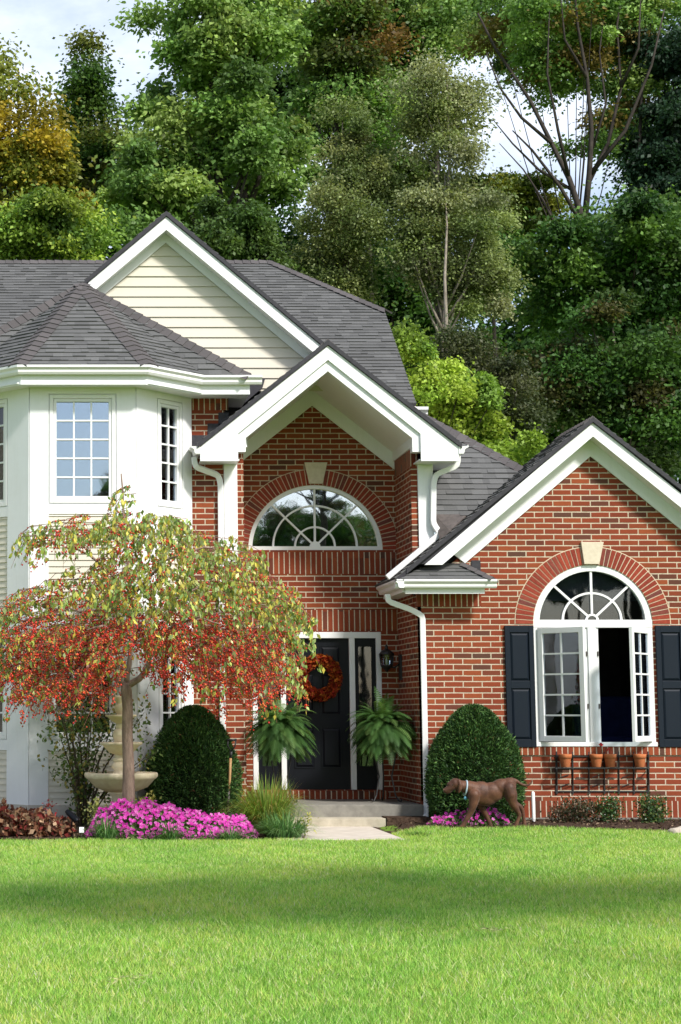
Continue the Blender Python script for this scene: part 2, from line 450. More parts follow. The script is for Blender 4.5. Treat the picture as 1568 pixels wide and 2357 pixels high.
def brick_arch(cx, cz, r0, r1, y, n, key, zq=1.0):
    """ring of bricks on end with a mortar bed, and a keystone"""
    mb = MB(); ring = []
    for k in range(n):
        a0, a1 = math.pi * k / n, math.pi * (k + 1) / n
        g = 0.006 / r0; g1 = 0.006 / r1
        q = [(cx + r * math.cos(a), cz + zq * r * math.sin(a)) for r, a in ((r0 + .004, a0 + g), (r1 - .006, a0 + g1), (r1 - .006, a1 - g1), (r0 + .004, a1 - g))]
        mb.prism(q, y - 0.008 - random.random() * .003, y + 0.03, 0)
    m = 40
    for k in range(m):
        a0, a1 = math.pi * k / m, math.pi * (k + 1) / m
        q = [(cx + r * math.cos(a), cz + zq * r * math.sin(a)) for r, a in ((r0, a0), (r1 + .006, a0), (r1 + .006, a1), (r0, a1))]
        mb.prism(q, y - 0.003, y + 0.02, 1)
    o = mb.build('brick_arch', [M['archbrick'], M['mortar']], HOUSE)
    MB().prism(key, y - 0.045, y + 0.02).build('keystone', M['stone'], o, 0.004)
    return o
brick_arch(ax, az, R_ARCH, R_ARCH + 0.245, YG, 46, [C(1336, 1248), C(1388, 1248), C(1378, 1299), C(1343.5, 1299)])

# ---------------- wing window with open casements
def half_ring(mb, cx, cz, r0, r1, y0, y1, n=36, zq=1.0, a0=0, a1=math.pi):
    for k in range(n):
        t0, t1 = a0 + (a1 - a0) * k / n, a0 + (a1 - a0) * (k + 1) / n
        mb.prism([(cx + r * math.cos(a), cz + zq * r * math.sin(a)) for r, a in ((r0, t0), (r1, t0), (r1, t1), (r0, t1))], y0, y1)
def fan(mb, cx, cz, r, rings, y0, y1, zq=1.0, w=0.028, spokes=(45, 90, 135), start=0.0):
    for rr in rings: half_ring(mb, cx, cz, rr - w / 2, rr + w / 2, y0, y1, 28, zq)
    for i, a in enumerate(spokes):
        a = math.radians(a); d = Vector((math.cos(a), 0, math.sin(a) * zq))
        mb.bar(Vector((cx, (y0 + y1) / 2 - .0015, cz)) + d * start, Vector((cx, (y0 + y1) / 2 - .0015, cz)) + d * (r + .01), w, y1 - y0, (0, 1, 0))
yw = YG + 0.035
fw = 0.085
mb = MB(); half_ring(mb, ax, az, R_ARCH - fw, R_ARCH, yw - .03, yw + .07)
ztr = az - 0.045                          # transom bottom
mb.box(wx0, wx1, yw - .035, yw + .07, ztr, az + .06)
mb.box(wx0, wx0 + .055, yw - .03, yw + .07, wz0, ztr); mb.box(wx1 - .055, wx1, yw - .03, yw + .07, wz0, ztr)
mb.box(wx0 - .01, wx1 + .01, yw - .06, yw + .07, wz0 - .002, wz0 + .055)
mx0, mx1 = C(1356, 1560)[0], C(1376, 1560)[0]
mb.box(mx0, mx1, yw - .032, yw + .07, wz0 + .055, ztr)
WIN = mb.build('window', M['white2'], HOUSE, .004)
tag(WIN, 'arched wing window with both casements swung open')
mb = MB(); zqw = (R_ARCH - fw - .06) / (R_ARCH - fw); fan(mb, ax, az + .06, R_ARCH - fw, [0.075, (R_ARCH - fw) * .55], yw - .012, yw + .012, zqw, .03, start=.075)
mb.build('muntins', M['white2'], WIN)
pts = [(ax + (R_ARCH - fw) * math.cos(a), az + .03 + (R_ARCH - fw - .03) * math.sin(a)) for a in np.linspace(0, math.pi, 30)]
MB().prism(pts, yw + .016, yw + .022).build('pane', M['glass'], WIN)
mb = MB()
for (a, b) in ((mx0 - .035, mx0), (mx1, mx1 + .03)): mb.box(a, b, yw - .015, yw + .06, wz0 + .056, ztr - .002)
mb.build('weatherstrip', M['white2'], WIN)
mb = MB()
for z in (wz0 + .5, wz0 + 1.2):
    for x_ in (mx0 - .028, mx1 + .008): mb = MB(); mb.box(x_, x_ + .015, yw - .036, yw - .012, z, z + .065); mb.build('latch', M['steel'], WIN)
def casement(hx, sgn, w, deg):
    """sash hinged at hx, opening outwards; sgn +1 when it spans to +X from its hinge"""
    z0, z1 = wz0 + .065, ztr - .01; th = math.radians(deg)
    d = Vector((math.cos(th) * sgn, -math.sin(th), 0)); nn = Vector((0, 0, 1)).cross(d)
    o = Vector((hx, yw - .04, 0)); u = lambda s, z: o + d * s + Vector((0, 0, z))
    mb = MB(); t = .045; f = .075
    mb.bar(u(f / 2, z0), u(f / 2, z1), f, t, nn); mb.bar(u(w - f / 2, z0), u(w - f / 2, z1), f, t, nn)
    mb.bar(u(f, z0 + f / 2), u(w - f, z0 + f / 2), f, t, nn); mb.bar(u(f, z1 - f / 2), u(w - f, z1 - f / 2), f, t, nn)
    s = mb.build('casement_sash', M['white2'], WIN, .004)
    mb = MB(); m = .024
    mb.bar(u(w / 2, z0 + f), u(w / 2, z1 - f), m, .02, nn)
    for i in range(1, 5):
        z = z0 + f + (z1 - z0 - 2 * f) * i / 5; mb.bar(u(f, z), u(w - f, z), .022, m, nn)
    mb.build('muntins', M['white2'], s)
    MB().slab([u(f, z0 + f), u(w - f, z0 + f), u(w - f, z1 - f), u(f, z1 - f)], nn * .004).build('pane', M['glass'], s)
casement(wx0 + .06, 1, 0.72, 50); casement(wx1 - .06, -1, 0.70, 54)
# room behind
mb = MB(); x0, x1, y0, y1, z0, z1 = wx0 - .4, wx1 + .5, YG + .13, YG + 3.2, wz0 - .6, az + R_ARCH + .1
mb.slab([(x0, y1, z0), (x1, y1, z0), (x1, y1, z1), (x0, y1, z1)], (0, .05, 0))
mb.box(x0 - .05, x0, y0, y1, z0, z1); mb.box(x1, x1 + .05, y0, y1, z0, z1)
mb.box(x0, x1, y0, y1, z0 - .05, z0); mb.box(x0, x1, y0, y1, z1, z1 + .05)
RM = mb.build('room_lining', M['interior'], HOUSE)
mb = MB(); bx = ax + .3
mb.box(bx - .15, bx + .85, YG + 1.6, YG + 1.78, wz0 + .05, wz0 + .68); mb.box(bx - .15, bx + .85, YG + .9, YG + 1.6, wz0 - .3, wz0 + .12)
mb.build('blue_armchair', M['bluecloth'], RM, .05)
# shutters
def shutter(xa, xb, name='shutter'):
    z0, z1 = wz0 - .01, az - .02; y = YG - .03; mb = MB()
    st = .065; zm = (z0 + z1) / 2 + .02
    mb.box(xa, xa + st, y - .012, y + .028, z0, z1); mb.box(xb - st, xb, y - .012, y + .028, z0, z1)
    for a, b in ((z0, z0 + .10), (zm - .05, zm + .05), (z1 - .09, z1)): mb.box(xa + st, xb - st, y - .010, y + .028, a, b)
    for a, b in ((z0 + .10, zm - .05), (zm + .05, z1 - .09)):
        mb.box(xa + st, xb - st, y + .012, y + .026, a, b)
        c0, c1, d0, d1 = xa + st, xb - st, a, b; e = .035
        v = [(c0 + .008, y + .011, d0 + .008), (c1 - .008, y + .011, d0 + .008), (c1 - .008, y + .011, d1 - .008), (c0 + .008, y + .011, d1 - .008),
             (c0 + e, y - .005, d0 + e), (c1 - e, y - .005, d0 + e), (c1 - e, y - .005, d1 - e), (c0 + e, y - .005, d1 - e)]
        mb.add(v, [(4, 5, 6, 7), (0, 1, 5, 4), (1, 2, 6, 5), (2, 3, 7, 6), (3, 0, 4, 7)])
    return mb.build(name, M['shutter'], HOUSE, .003)
sw = 66 / PXM(YG)
shutter(wx0 - sw - .008, wx0 - .008); shutter(wx1 + .03, wx1 + .03 + sw)

# ---------------- wing gable trim and roof
YB = 24.70
xr, zr = XZ(1364.5, 971, YB)                       # white apex
def gable_board(mb, apex, slope, x_lo, x_hi, thick, y0, y1, cut=None):
    """two sloping boards meeting at apex; thick measured vertically"""
    ax_, az_ = apex
    for xe in (x_lo, x_hi):
        if xe is None: continue
        ze = az_ - slope * abs(xe - ax_)
        mb.prism([(ax_, az_), (xe, ze), (xe, ze - thick), (ax_, az_ - thick)], y0, y1)
xl, zl = XZ(978, 1300, YB)
slW = (zr - zl) / (xr - xl)
tv = 34 / PXM(YB)
mb = MB()
zc = zl                                             # horizontal cut of the foot
xi = xr - (zr - tv - zc) / slW
mb.prism([(xr, zr), (xl, zl), (xi, zc), (xr, zr - tv)], YB, YB + .03)
xo = 2 * xr - xl
mb.prism([(xr, zr), (xr, zr - tv), (2 * xr - xi, zc), (xo, zl)], YB, YB + .03)
mb.build('bargeboard', M['white'], HOUSE)
# soffit + frieze
fz1 = XZ(1355, 1050.5, YG)[1]; xf = apexG[0] + .02
mb = MB(); zf = zr - tv + .05
xlow = XZ(1070, 1293, YG)[0]; frt = (zr - tv + 0.0) - fz1
for sgn in (-1, 1):
    xe = xf + sgn * (xf - xlow)
    ze = fz1 - slW * abs(xe - xf)
    mb.prism([(xf, fz1), (xe, ze), (xe - sgn * -.155, ze - slW * .155 + frt + .02), (xf, fz1 + frt + .02)], YG - .03, YG - .002)
mb.build('frieze', M['white'], HOUSE)
mb = MB(); zs_ = zr - tv + .012
for sgn in (-1, 1):
    xe = xr + sgn * (xr - xi) * .985
    mb.slab([(xr, YB + .03, zs_), (xe, YB + .03, zs_ - slW * abs(xe - xr)), (xe, YG + .02, zs_ - slW * abs(xe - xr)), (xr, YG + .02, zs_)], (0, 0, .02))
mb.build('soffit', M['white'], HOUSE)
# gable roof: left eave at XE1
XE1 = 4.40; YBK = 26.3
zrt = zr + .05
ze1 = XZ(911, 1331, 24.62)[1]
slR = (zrt - ze1) / (xr - XE1)
mb = MB()
shingles(mb, [(XE1, YB - .02, ze1), (xr, YB - .02, zrt), (xr, YBK, zrt), (XE1, YBK, ze1)])
XE2 = 2 * xr - XE1
shingles(mb, [(xr, YB - .02, zrt), (XE2, YB - .02, ze1), (XE2, YBK, ze1), (xr, YBK, zrt)])
RW = mb.build('wing_roof', [M['shingle'], M['drip']], HOUSE)
mb = MB(); caps(mb, (xr, YB - .01, zrt), (xr, YBK, zrt), (-1, 0, -slR), (1, 0, -slR)); mb.build('ridge_cap', M['cap'], RW)
mb = MB()
mb.prism([(xr, zrt + .01), (xl - .25, zrt + .01 - slR * (xr - xl + .25)), (xl - .25, zrt - .055 - slR * (xr - xl + .25)), (xr, zrt - .055)], YB - .035, YB + .01)
mb.prism([(xr, zrt + .01), (xr, zrt - .055), (xo, zrt - .055 - slR * (xo - xr)), (xo, zrt + .01 - slR * (xo - xr))], YB - .035, YB + .01)
mb.build('drip_edge', M['drip'], RW)
rz_ = lambda X: zrt - slR * abs(X - xr)
mb = MB(); mb.prism([(4.62, rz_(4.62) - .075), (xr, zrt - .075), (XE2 - .3, rz_(XE2 - .3) - .075), (XE2 - .3, 3.0), (XC + .1, 3.0), (4.62, rz_(4.62) - .3)], YG + .13, YG + .16); mb.build('gable_backing', M['drip'], HOUSE)
mb = MB(); mb.prism([(xr, zrt - .05), (XE1 + .3, rz_(XE1 + .3) - .05), (xl + .03, zl + .02), (xr, zr - .06)], YB + .032, YB + .05); mb.build('rake_filler', M['drip'], HOUSE)
# boxed eave return with little hipped roof, gutter round two sides
yf = 24.55
gx0, gz1 = XZ(911, 1333, yf); gx1 = XZ(1145, 1330, yf)[0]; gz0 = XZ(1000, 1347, yf)[1]
def gutter_run(mb, a, b, z1, out, h=0.115, d=0.11):
    """ogee-like gutter from a to b (x,y at the back edge), 'out' = outward unit (x,y)"""
    a, b = Vector((a[0], a[1], 0)), Vector((b[0], b[1], 0)); o = Vector((out[0], out[1], 0))
    prof = [(0, 0), (.06, 0), (.075, .02), (.078, .055), (.10, .075), (d, .088), (d, h), (d - .012, h), (d - .012, h - .02), (.01, h - .02), (.01, h), (0, h)]
    n = len(prof); vs = [p + o * u + Vector((0, 0, z1 - h + w)) for p in (a, b) for u, w in prof]
    mb.add(vs, [[i, (i + 1) % n, (i + 1) % n + n, i + n] for i in range(n)] + [list(range(n)), list(range(2 * n - 1, n - 1, -1))])
mb = MB()
gy = yf + .11
gutter_run(mb, (gx0, gy), (gx1, gy), gz1, (0, -1))
gutter_run(mb, (gx0 + .11, yf), (gx0 + .11, YE - .35), gz1, (-1, 0))
mb.build('gutter', M['white2'], HOUSE)
fx0, fx1 = XZ(933, 1358, gy)[0], XZ(1116, 1358, gy)[0]; fz0 = XZ(1000, 1366.5, gy)[1]
mb = MB(); mb.box(fx0, fx1, gy, gy + .025, fz0, gz1 - .02); mb.box(gx0 + .112, gx0 + .14, gy + .025, YE - .3, fz0 + .02, gz1 - .02)
mb.build('fascia', M['white'], HOUSE)
mb = MB(); mb.box(gx0 + .14, fx1 - .01, gy + .026, YG - .001, fz0 + .03, fz0 + .05); mb.box(gx0 + .14, XS + .01, YG - .001, YE - .1, fz0 + .03, fz0 + .05)
mb.build('soffit', M['white'], HOUSE)
mb = MB()
rz = gz1 - .005; pk = Vector((gx0 + .62, YG - .01, gz1 + .36))
shingles(mb, [(gx0 + .05, yf + .03, rz), (gx1 - .04, yf + .03, rz), (C(1062, 1300)[0], YG - .01, rz + .235), (C(985, 1300)[0] , YG - .01, rz + .235)])
shingles(mb, [(gx1 - .04, yf + .03, rz), (gx1 - .04, YG, rz), (C(1062, 1300)[0], YG - .01, rz + .235)])
RR = mb.build('return_roof', [M['shingle'], M['drip']], HOUSE)
mb = MB(); caps(mb, (gx1 - .06, yf + .04, rz + .01), (C(1062, 1300)[0], YG - .02, rz + .245), (-.5, -.7, -.4), (.7, .2, -.5), .10); mb.build('hip_cap', M['cap'], RR)
mb = MB(); mb.box(C(1085, 1300)[0], C(1106, 1300)[0], YG - .012, YG, C(1100, 1322)[1], C(1100, 1290)[1]); mb.build('flashing', M['drip'], HOUSE)

# wing main hip roof behind
h1 = P(985, 960, 26.64); h2 = P(1205, 1080, 25.9)
hd = (h2 - h1)
hp = h1 - hd * 0.25
def plane_z(p): return h1.z + 1.15 * (p[1] - h1.y)
yb0 = 25.25
a_ = Vector((hp.x, hp.y, plane_z((0, hp.y)))); b_ = h1 + hd * 2.0; b_.z = plane_z((0, b_.y))
mb = MB()
shingles(mb, [(XS + .1, yb0, plane_z((0, yb0))), (b_.x + (yb0 - b_.y) * hd.x / hd.y, yb0, plane_z((0, yb0))), a_, (XS + .1, a_.y, a_.z)])
q2 = Vector((a_.x, a_.y + 4, a_.z)); e_ = Vector((b_.x + (yb0 - b_.y) * hd.x / hd.y, yb0, plane_z((0, yb0))))
shingles(mb, [e_, (e_.x, a_.y + 4, e_.z), q2, a_])
RH = mb.build('wing_hip_roof', [M['shingle'], M['drip']], HOUSE)
mb = MB(); caps(mb, e_, a_, Vector((-1, -1, -1.15)), Vector((1, 1, -.9)), .15); mb.build('hip_cap', M['cap'], RH)
mb = MB()
v1 = P(1003, 1242, 25.75); 
zf_ = plane_z((0, 25.26)); gs = lambda X: zrt - slR * (xr - X)
mb.slab([(5.06, 25.26, zf_ + .02), (5.50, 25.26, max(zf_, gs(5.5)) + .02), (5.20, 24.98, gs(5.2) + .03), (5.06, 24.98, gs(5.06) + .03)], (0, 0, -.02))
mb.build('valley_flashing', M['steel'], RH)

# ---------------- entry recess walls
E = lambda x, y, Y=YE: XZ(x, y, Y)
FLZ = 0.285
acx = E(726.5, 1269)[0]; acz = E(726.5, 1266)[1]
RE = 155 / PXM(YE); zq = 151 / 155.0
dx0, dx1 = E(582, 1640)[0], E(880, 1640)[0]; dz1 = E(730, 1455)[1]; dz0 = E(730, 1818)[1]
wallt = E(720, 900)[1]
hole1 = [(acx - RE, acz)] + [(acx + RE * math.cos(a), acz + RE * zq * math.sin(a)) for a in np.linspace(0, math.pi, 41)]
hole1 = [(acx + RE * math.cos(a), acz + RE * zq * math.sin(a)) for a in np.linspace(0, math.pi, 41)]
hole2 = [(dx0, dz0), (dx1, dz0), (dx1, dz1), (dx0, dz1)]
sx = E(720, 905)[0]
mb = MB(); mb.wall([(XL - .3, FLZ - .3), (XS + .02, FLZ - .3), (XS + .02, wallt - 1.1), (sx + .3, wallt + .25), (sx - .3, wallt + .25), (XL - .3, wallt - 1.1)], [hole1, hole2], YE, .12)
mb.build('brick_wall', M['brick'], HOUSE)
PTOP = XZ(950, 1040, YP)[1]
mb = MB()
mb.box(XS, XS + .088, YP, YE - .002, FLZ - .2, PTOP + .05)       # right recess wall + brick strip
mb.build('brick_wall', M['brick'], HOUSE)
mb = MB()
x_b0, x_b1 = XZ(440, 1250, YP)[0], XL
mb.box(x_b0, XL - .26, YP, YE, GND, XZ(500, 904, YP)[1])           # brick beside the bay
mb.box(XL - .26, XL, YP, YE - .002, GND, PTOP + .05)
mb.build('brick_wall', M['brick'], HOUSE)
zt = XZ(485, 904, YP)[1]
mb = MB(); mb.box(x_b0, XZ(526, 925, YP)[0], YP - .005, YP + .02, XZ(485, 944, YP)[1], zt); mb.build('soldier_course', M['soldier'], HOUSE)
mb = MB(); mb.box(XS - .004, XS + .092, YP - .004, YE - .004, PTOP - .20, PTOP + .03); mb.build('soldier_course', M['soldier'], HOUSE)
for ya, yb in ((1271, 1321), (1404, 1452.5)):
    mb = MB(); mb.box(XL - .1, XS - .001, YE - .006, YE + .05, E(730, yb)[1], E(730, ya)[1]); mb.build('soldier_course', M['soldier'], HOUSE)
mb = MB(); mb.box(dx0 - .05, dx1 + .05, YE - .10, YE + .1, E(730, 1840)[1], E(730, 1820)[1]); mb.build('door_sill', M['soldier'], HOUSE)
brick_arch(acx, acz, RE, RE + .235, YE, 52, [E(700, 1065), E(753, 1065), E(742, 1114), E(711, 1114)], zq)
# arched entry window
mb = MB(); half_ring(mb, acx, acz, RE - .055, RE, YE + .01, YE + .09, 40, zq); mb.box(acx - RE, acx + RE, YE + .008, YE + .09, acz - .002, acz + .055)
AW = mb.build('window', M['white2'], HOUSE); tag(AW, 'half-round fan window above the front door')
mb = MB(); fan(mb, acx, acz + .055, RE - .055, [.285, .60], YE + .03, YE + .052, zq, .026)
half_ring(mb, acx, acz + .055, 0.0, .075, YE + .028, YE + .054, 14, 1)
mb.build('muntins', M['white2'], AW)
MB().prism([(acx + (RE - .05) * math.cos(a), acz + .03 + (RE - .05) * zq * math.sin(a)) for a in np.linspace(0, math.pi, 30)], YE + .056, YE + .062).build('pane', M['glass_arch'], AW)
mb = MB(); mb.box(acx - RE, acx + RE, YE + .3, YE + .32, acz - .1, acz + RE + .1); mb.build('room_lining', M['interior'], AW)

# front door
yd = YE + .03
def dxx(x): return E(x, 1640)[0]
mb = MB()
mb.box(dx0, dx1, yd - .04, yd + .07, E(730, 1469)[1], dz1)
zt_ = E(730, 1469)[1]
for a, b in ((582, 594), (647, 659), (806, 819), (868, 880)): mb.box(dxx(a), dxx(b), yd - .04 + (.002 if a in (647, 806) else 0), yd + .07, dz0, zt_)
mb.build('door_frame', M['white2'], HOUSE, .004)
mb = MB(); X0, X1 = dxx(659), dxx(806); Wd = X1 - X0; Hd = zt_ - dz0
mb.box(X0, X1, yd + .015, yd + .06, dz0, zt_)
def raised(mb, x0, x1, z0, z1, y):
    e, g = .035, .012
    fr = [(x0, x1, z0, z0 + g), (x0, x1, z1 - g, z1), (x0, x0 + g, z0 + g, z1 - g), (x1 - g, x1, z0 + g, z1 - g)]
    for a, b, c, d in fr: mb.box(a, b, y - .010, y + .002, c, d)
    v = [(x0 + g + .01, y - .001, z0 + g + .01), (x1 - g - .01, y - .001, z0 + g + .01), (x1 - g - .01, y - .001, z1 - g - .01), (x0 + g + .01, y - .001, z1 - g - .01),
         (x0 + e + g, y - .016, z0 + e + g), (x1 - e - g, y - .016, z0 + e + g), (x1 - e - g, y - .016, z1 - e - g), (x0 + e + g, y - .016, z1 - e - g)]
    mb.add(v, [(4, 5, 6, 7), (0, 1, 5, 4), (1, 2, 6, 5), (2, 3, 7, 6), (3, 0, 4, 7)])
for s in (0, 1):
    a = X0 + Wd * (.13 if s == 0 else .55); b = X0 + Wd * (.45 if s == 0 else .87)
    for f0, f1 in ((.82, .95), (.49, .77), (.14, .41)): raised(mb, a, b, dz0 + Hd * f0, dz0 + Hd * f1, yd + .015)
DOOR = mb.build('front_door', M['black'], HOUSE)
mb = MB(); mb.ball((X0 + .07, yd - .03, dz0 + .95), .03); mb.tube([(X0 + .07, yd + .016, dz0 + .95), (X0 + .07, yd - .03, dz0 + .95)], .012); mb.build('door_knob', M['steel'], DOOR)
for a, b in ((594, 647), (819, 868)):
    mb = MB(); x0, x1 = dxx(a), dxx(b)
    f = .055
    mb.box(x0, x0 + f, yd + .0, yd + .05, dz0, zt_); mb.box(x1 - f, x1, yd, yd + .05, dz0, zt_)
    for c, d in ((dz0, dz0 + .33), (zt_ - .12, zt_), (dz0 + .33, dz0 + .33 + .0)): 
        if d > c: mb.box(x0 + f, x1 - f, yd + .001, yd + .05, c, d)
    SL = mb.build('sidelight', M['black'], HOUSE)
    mb = MB(); mb.box(x0 + f, x1 - f, yd + .03, yd + .036, dz0 + .33, zt_ - .12); mb.build('pane', M['glass'], SL)
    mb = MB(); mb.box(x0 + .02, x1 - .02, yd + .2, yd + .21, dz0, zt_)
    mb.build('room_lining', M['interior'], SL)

# porch slab and step (part of the house), foundation
mb = MB(); yfr = 24.78
mb.box(XL - .02, XS - .0, yfr, YE - .001, .10, FLZ); PS = mb.build('porch_slab', M['concrete'], HOUSE, .008)
mb = MB(); mb.box(XL - .02, XC + .02, yfr + .06, YE, -.1, .099); mb.build('foundation', M['concrete'], HOUSE)
s1 = XZ(890, 1895, 24.4)[0]
mb = MB(); mb.box(XL + .1, s1, 24.42, yfr + .05, -.05, .125); mb.build('porch_step', M['tanstep'], HOUSE, .008)

# ---------------- entry portico gable
YO = 24.75
O = lambda x, y: XZ(x, y, YO)
apx = O(755, 794); 
BL, BR = O(461, 1026.5), O(1056, 1026.5)
xm = (BL[0] + BR[0]) / 2
def pm(x, y): return O(x, y)
zb = O(755, 1061)[1]
hw = (BR[0] - BL[0]) / 2; hin = (O(966, 1030)[0] - O(545, 1030)[0]) / 2
zout = O(755, 1026.5)[1]; zin = O(755, 998)[1]; zap2 = O(755, 828)[1]
mb = MB()
half = [(xm, apx[1]), (xm + hw, zout), (xm + hw, zb), (xm + hin, zb), (xm + hin, zin), (xm, zap2)]
mb.prism(half, YO, YO + .035); mb.prism([(2 * xm - x, z) for x, z in half], YO, YO + .035)
mb.build('bargeboard', M['white'], HOUSE)
hi2 = (O(945, 1020)[0] - O(561, 1020)[0]) / 2; zin2 = O(755, 1007)[1]; zb2 = O(755, 1039)[1]; zap3 = O(755, 853)[1]
mb = MB()
half = [(xm, zap2 + .05), (xm + hin + .03, zin + .05), (xm + hin + .03, zb2), (xm + hi2, zb2), (xm + hi2, zin2), (xm, zap3)]
mb.prism(half, YO + .036, YO + .20); mb.prism([(2 * xm - x, z) for x, z in half], YO + .036, YO + .20)
mb.build('inner_trim', M['white'], HOUSE)
slP = (apx[1] - zout) / hw
mb = MB()                                                 # sloped porch ceiling
for sgn in (-1, 1):
    xe = xm + sgn * (hi2 + .12); ze = zap3 + .03 - slP * (hi2 + .12)
    mb.slab([(xm, YO + .2, zap3 + .03), (xe, YO + .2, ze), (xe, YE + .05, ze), (xm, YE + .05, zap3 + .03)], (0, 0, .03))
# undersides of the boxed eaves
for sgn in (-1, 1):
    xa, xb = xm + sgn * (hin - .02), xm + sgn * (hw - .01)
    mb.box(min(xa, xb), max(xa, xb), YO + .036, YE - .2, zb + .012, zb + .03)
mb.build('soffit', M['white'], HOUSE)
fthk = 37 / PXM(YE)
mb = MB()
for sgn in (-1, 1):
    xe = xm + sgn * 1.4; zz = zap3 + .03
    mb.prism([(xm, zz), (xe, zz - slP * 1.4), (xe, zz - slP * 1.4 - fthk), (xm, zz - fthk)], YE - .03, YE - .009)
mb.box(XS - .03, XS - .006, YO + .21, YE - .031, PTOP + .032, zin2 + .1); mb.box(XL + .006, XL + .03, YO + .21, YE - .031, PTOP + .032, zin2 + .1)
mb.build('frieze', M['white'], HOUSE)
# white pier boards
yb_ = YP - .03
for xa, xb, ybot in ((XZ(516, 1180, YP)[0], XL - .088, 1300), (XS + .089, XZ(998, 1180, YP)[0], 1262)):
    mb = MB(); mb.box(xa, xb, yb_, YE + .4 if xa > 4 else YE, XZ(960, ybot, YP)[1], zb + .011); mb.build('pier_cladding', M['white'], HOUSE, .004)
# portico roof
zpr = apx[1] + .055; YPB = 28.5
mb = MB()
for sgn in (-1, 1):
    xe = xm + sgn * (hw + .03); ze = zpr - slP * (hw + .03)
    yl = YP - .002 if sgn < 0 else YPB
    # left slope dies against the brick beside the bay, the rest runs back to the main roof
    shingles(mb, [(xe, YO - .02, ze), (xm, YO - .02, zpr), (xm, YPB, zpr), (xe, YPB if sgn > 0 else YP - .002, ze)])
RP = mb.build('portico_roof', [M['shingle'], M['drip']], HOUSE)
mb = MB()
for sgn in (-1, 1):
    xe = xm + sgn * (hw + .04); ze = zpr - slP * (hw + .04)
    mb.prism([(xm, zpr + .012), (xe, ze + .012), (xe, ze - .055), (xm, zpr - .055)], YO - .03, YO + .012)
mb.build('drip_edge', M['drip'], RP)
mb = MB(); caps(mb, (xm, YO, zpr), (xm, YPB, zpr), (-1, 0, -slP), (1, 0, -slP)); mb.build('ridge_cap', M['cap'], RP)
mb = MB()                                                 # stepped flashing on the brick
for xa, xb, ya, yb in ((441, 478, 1002, 1030), (478, 506, 975, 1003), (503, 527, 950, 980)):
    mb.box(XZ(xa, 1000, YP)[0], XZ(xb, 1000, YP)[0], YP - .012, YP - .002, XZ(500, yb, YP)[1], XZ(500, ya, YP)[1])
mb.build('step_flashing', M['drip'], HOUSE)
# portico gutters + downspouts
gzt = zout - .005
mb = MB(); gutter_run(mb, (xm - hw - .001, YO - .01), (xm - hw - .001, YP - .02), gzt + .02, (-1, 0), .12, .13); mb.build('gutter', M['white2'], HOUSE)
mb = MB(); gutter_run(mb, (xm + hw + .001, YO - .01), (xm + hw + .001, YE + 1), gzt + .02, (1, 0), .12, .13); mb.build('gutter', M['white2'], HOUSE)
def downspout(pts, w=.075, d=.06):
    # round the corners a little
    q = [Vector(pts[0])]
    for i in range(1, len(pts) - 1):
        a, b, c = Vector(pts[i - 1]), Vector(pts[i]), Vector(pts[i + 1])
        q += [b + (a - b).normalized() * .05, b + (a - b).normalized() * .012 + (c - b).normalized() * .012, b + (c - b).normalized() * .05]
    q.append(Vector(pts[-1]))
    return MB().tube(q, .04, 4, sq=(w, d), smooth=False).build('downspout', M['white2'], HOUSE, .008)
dxl = XZ(509, 1200, YP - .06)[0]
downspout([P(447, 1052, YP - .25), P(449, 1074, YP - .25), P(503, 1094, YP - .06), (dxl, YP - .05, XZ(508, 1115, YP)[1]), (dxl, YP - .05, .12)])
downspout([P(1054, 1050, YP - .1), P(1053, 1072, YP - .1), P(1004, 1092, YP - .08), P(998, 1110, YP - .08), P(997, 1205, YP - .08), (5.09, 25.10, gs(5.09) + .085), (4.36, 25.10, gs(4.36) + .075)])
wxd = XC + .06
downspout([P(892, 1368, YG - .1), P(893, 1384, YG - .1), P(946, 1403, YG - .05), (wxd, YG - .045, XZ(955, 1418, YG)[1]), (wxd, YG - .045, XZ(967, 1850, YG)[1]), P(979, 1897, YG - .3)])

# wall lantern
LW = Vector((XS, YE - .25, 0)); lz = XZ(915, 1530, YE)[1]
lx = XZ(890, 1510, YE - .25)[0]
mb = MB(); mb.box(XS - .03, XS - .001, YE - .31, YE - .19, XZ(915, 1566, YE)[1], XZ(915, 1508, YE)[1])
mb.tube([(XS - .03, YE - .25, lz), (XS - .1, YE - .25, lz - .05), (lx + .02, YE - .25, lz - .03), (lx, YE - .25, lz + .02)], .012)
LT = mb.build('wall_lantern', M['iron'], HOUSE)
zb_, zt2 = XZ(890, 1548, YE)[1], XZ(890, 1484, YE)[1]; h = zt2 - zb_
mb = MB(); c = (lx, YE - .25, zb_)
mb.lathe([(.012, 0), (.03, .03), (.075, .07), (.085, .085), (.085, .1)], c, 6, smooth=False)
mb.lathe([(.105, h * .62), (.11, h * .64), (.075, h * .74), (.03, h * .82), (.018, h * .86), (.028, h * .9), (.012, h * .96), (.004, h)], c, 12)
for k in range(6):
    a = math.pi / 3 * k; d = Vector((math.cos(a), math.sin(a), 0))
    mb.bar(Vector(c) + d * .082 + Vector((0, 0, .09)), Vector(c) + d * .1 + Vector((0, 0, h * .64)), .012, .012, d)
mb.build('lantern_cage', M['iron'], LT)
mb = MB(); mb.lathe([(.076, .095), (.094, h * .63)], c, 6, smooth=False); mb.build('lantern_glass', M['glass'], LT)
mb = MB(); mb.lathe([(.014, .09), (.016, .16), (.01, .19), (.002, .21)], c, 8); mb.build('candle_bulb', M['white2'], LT)

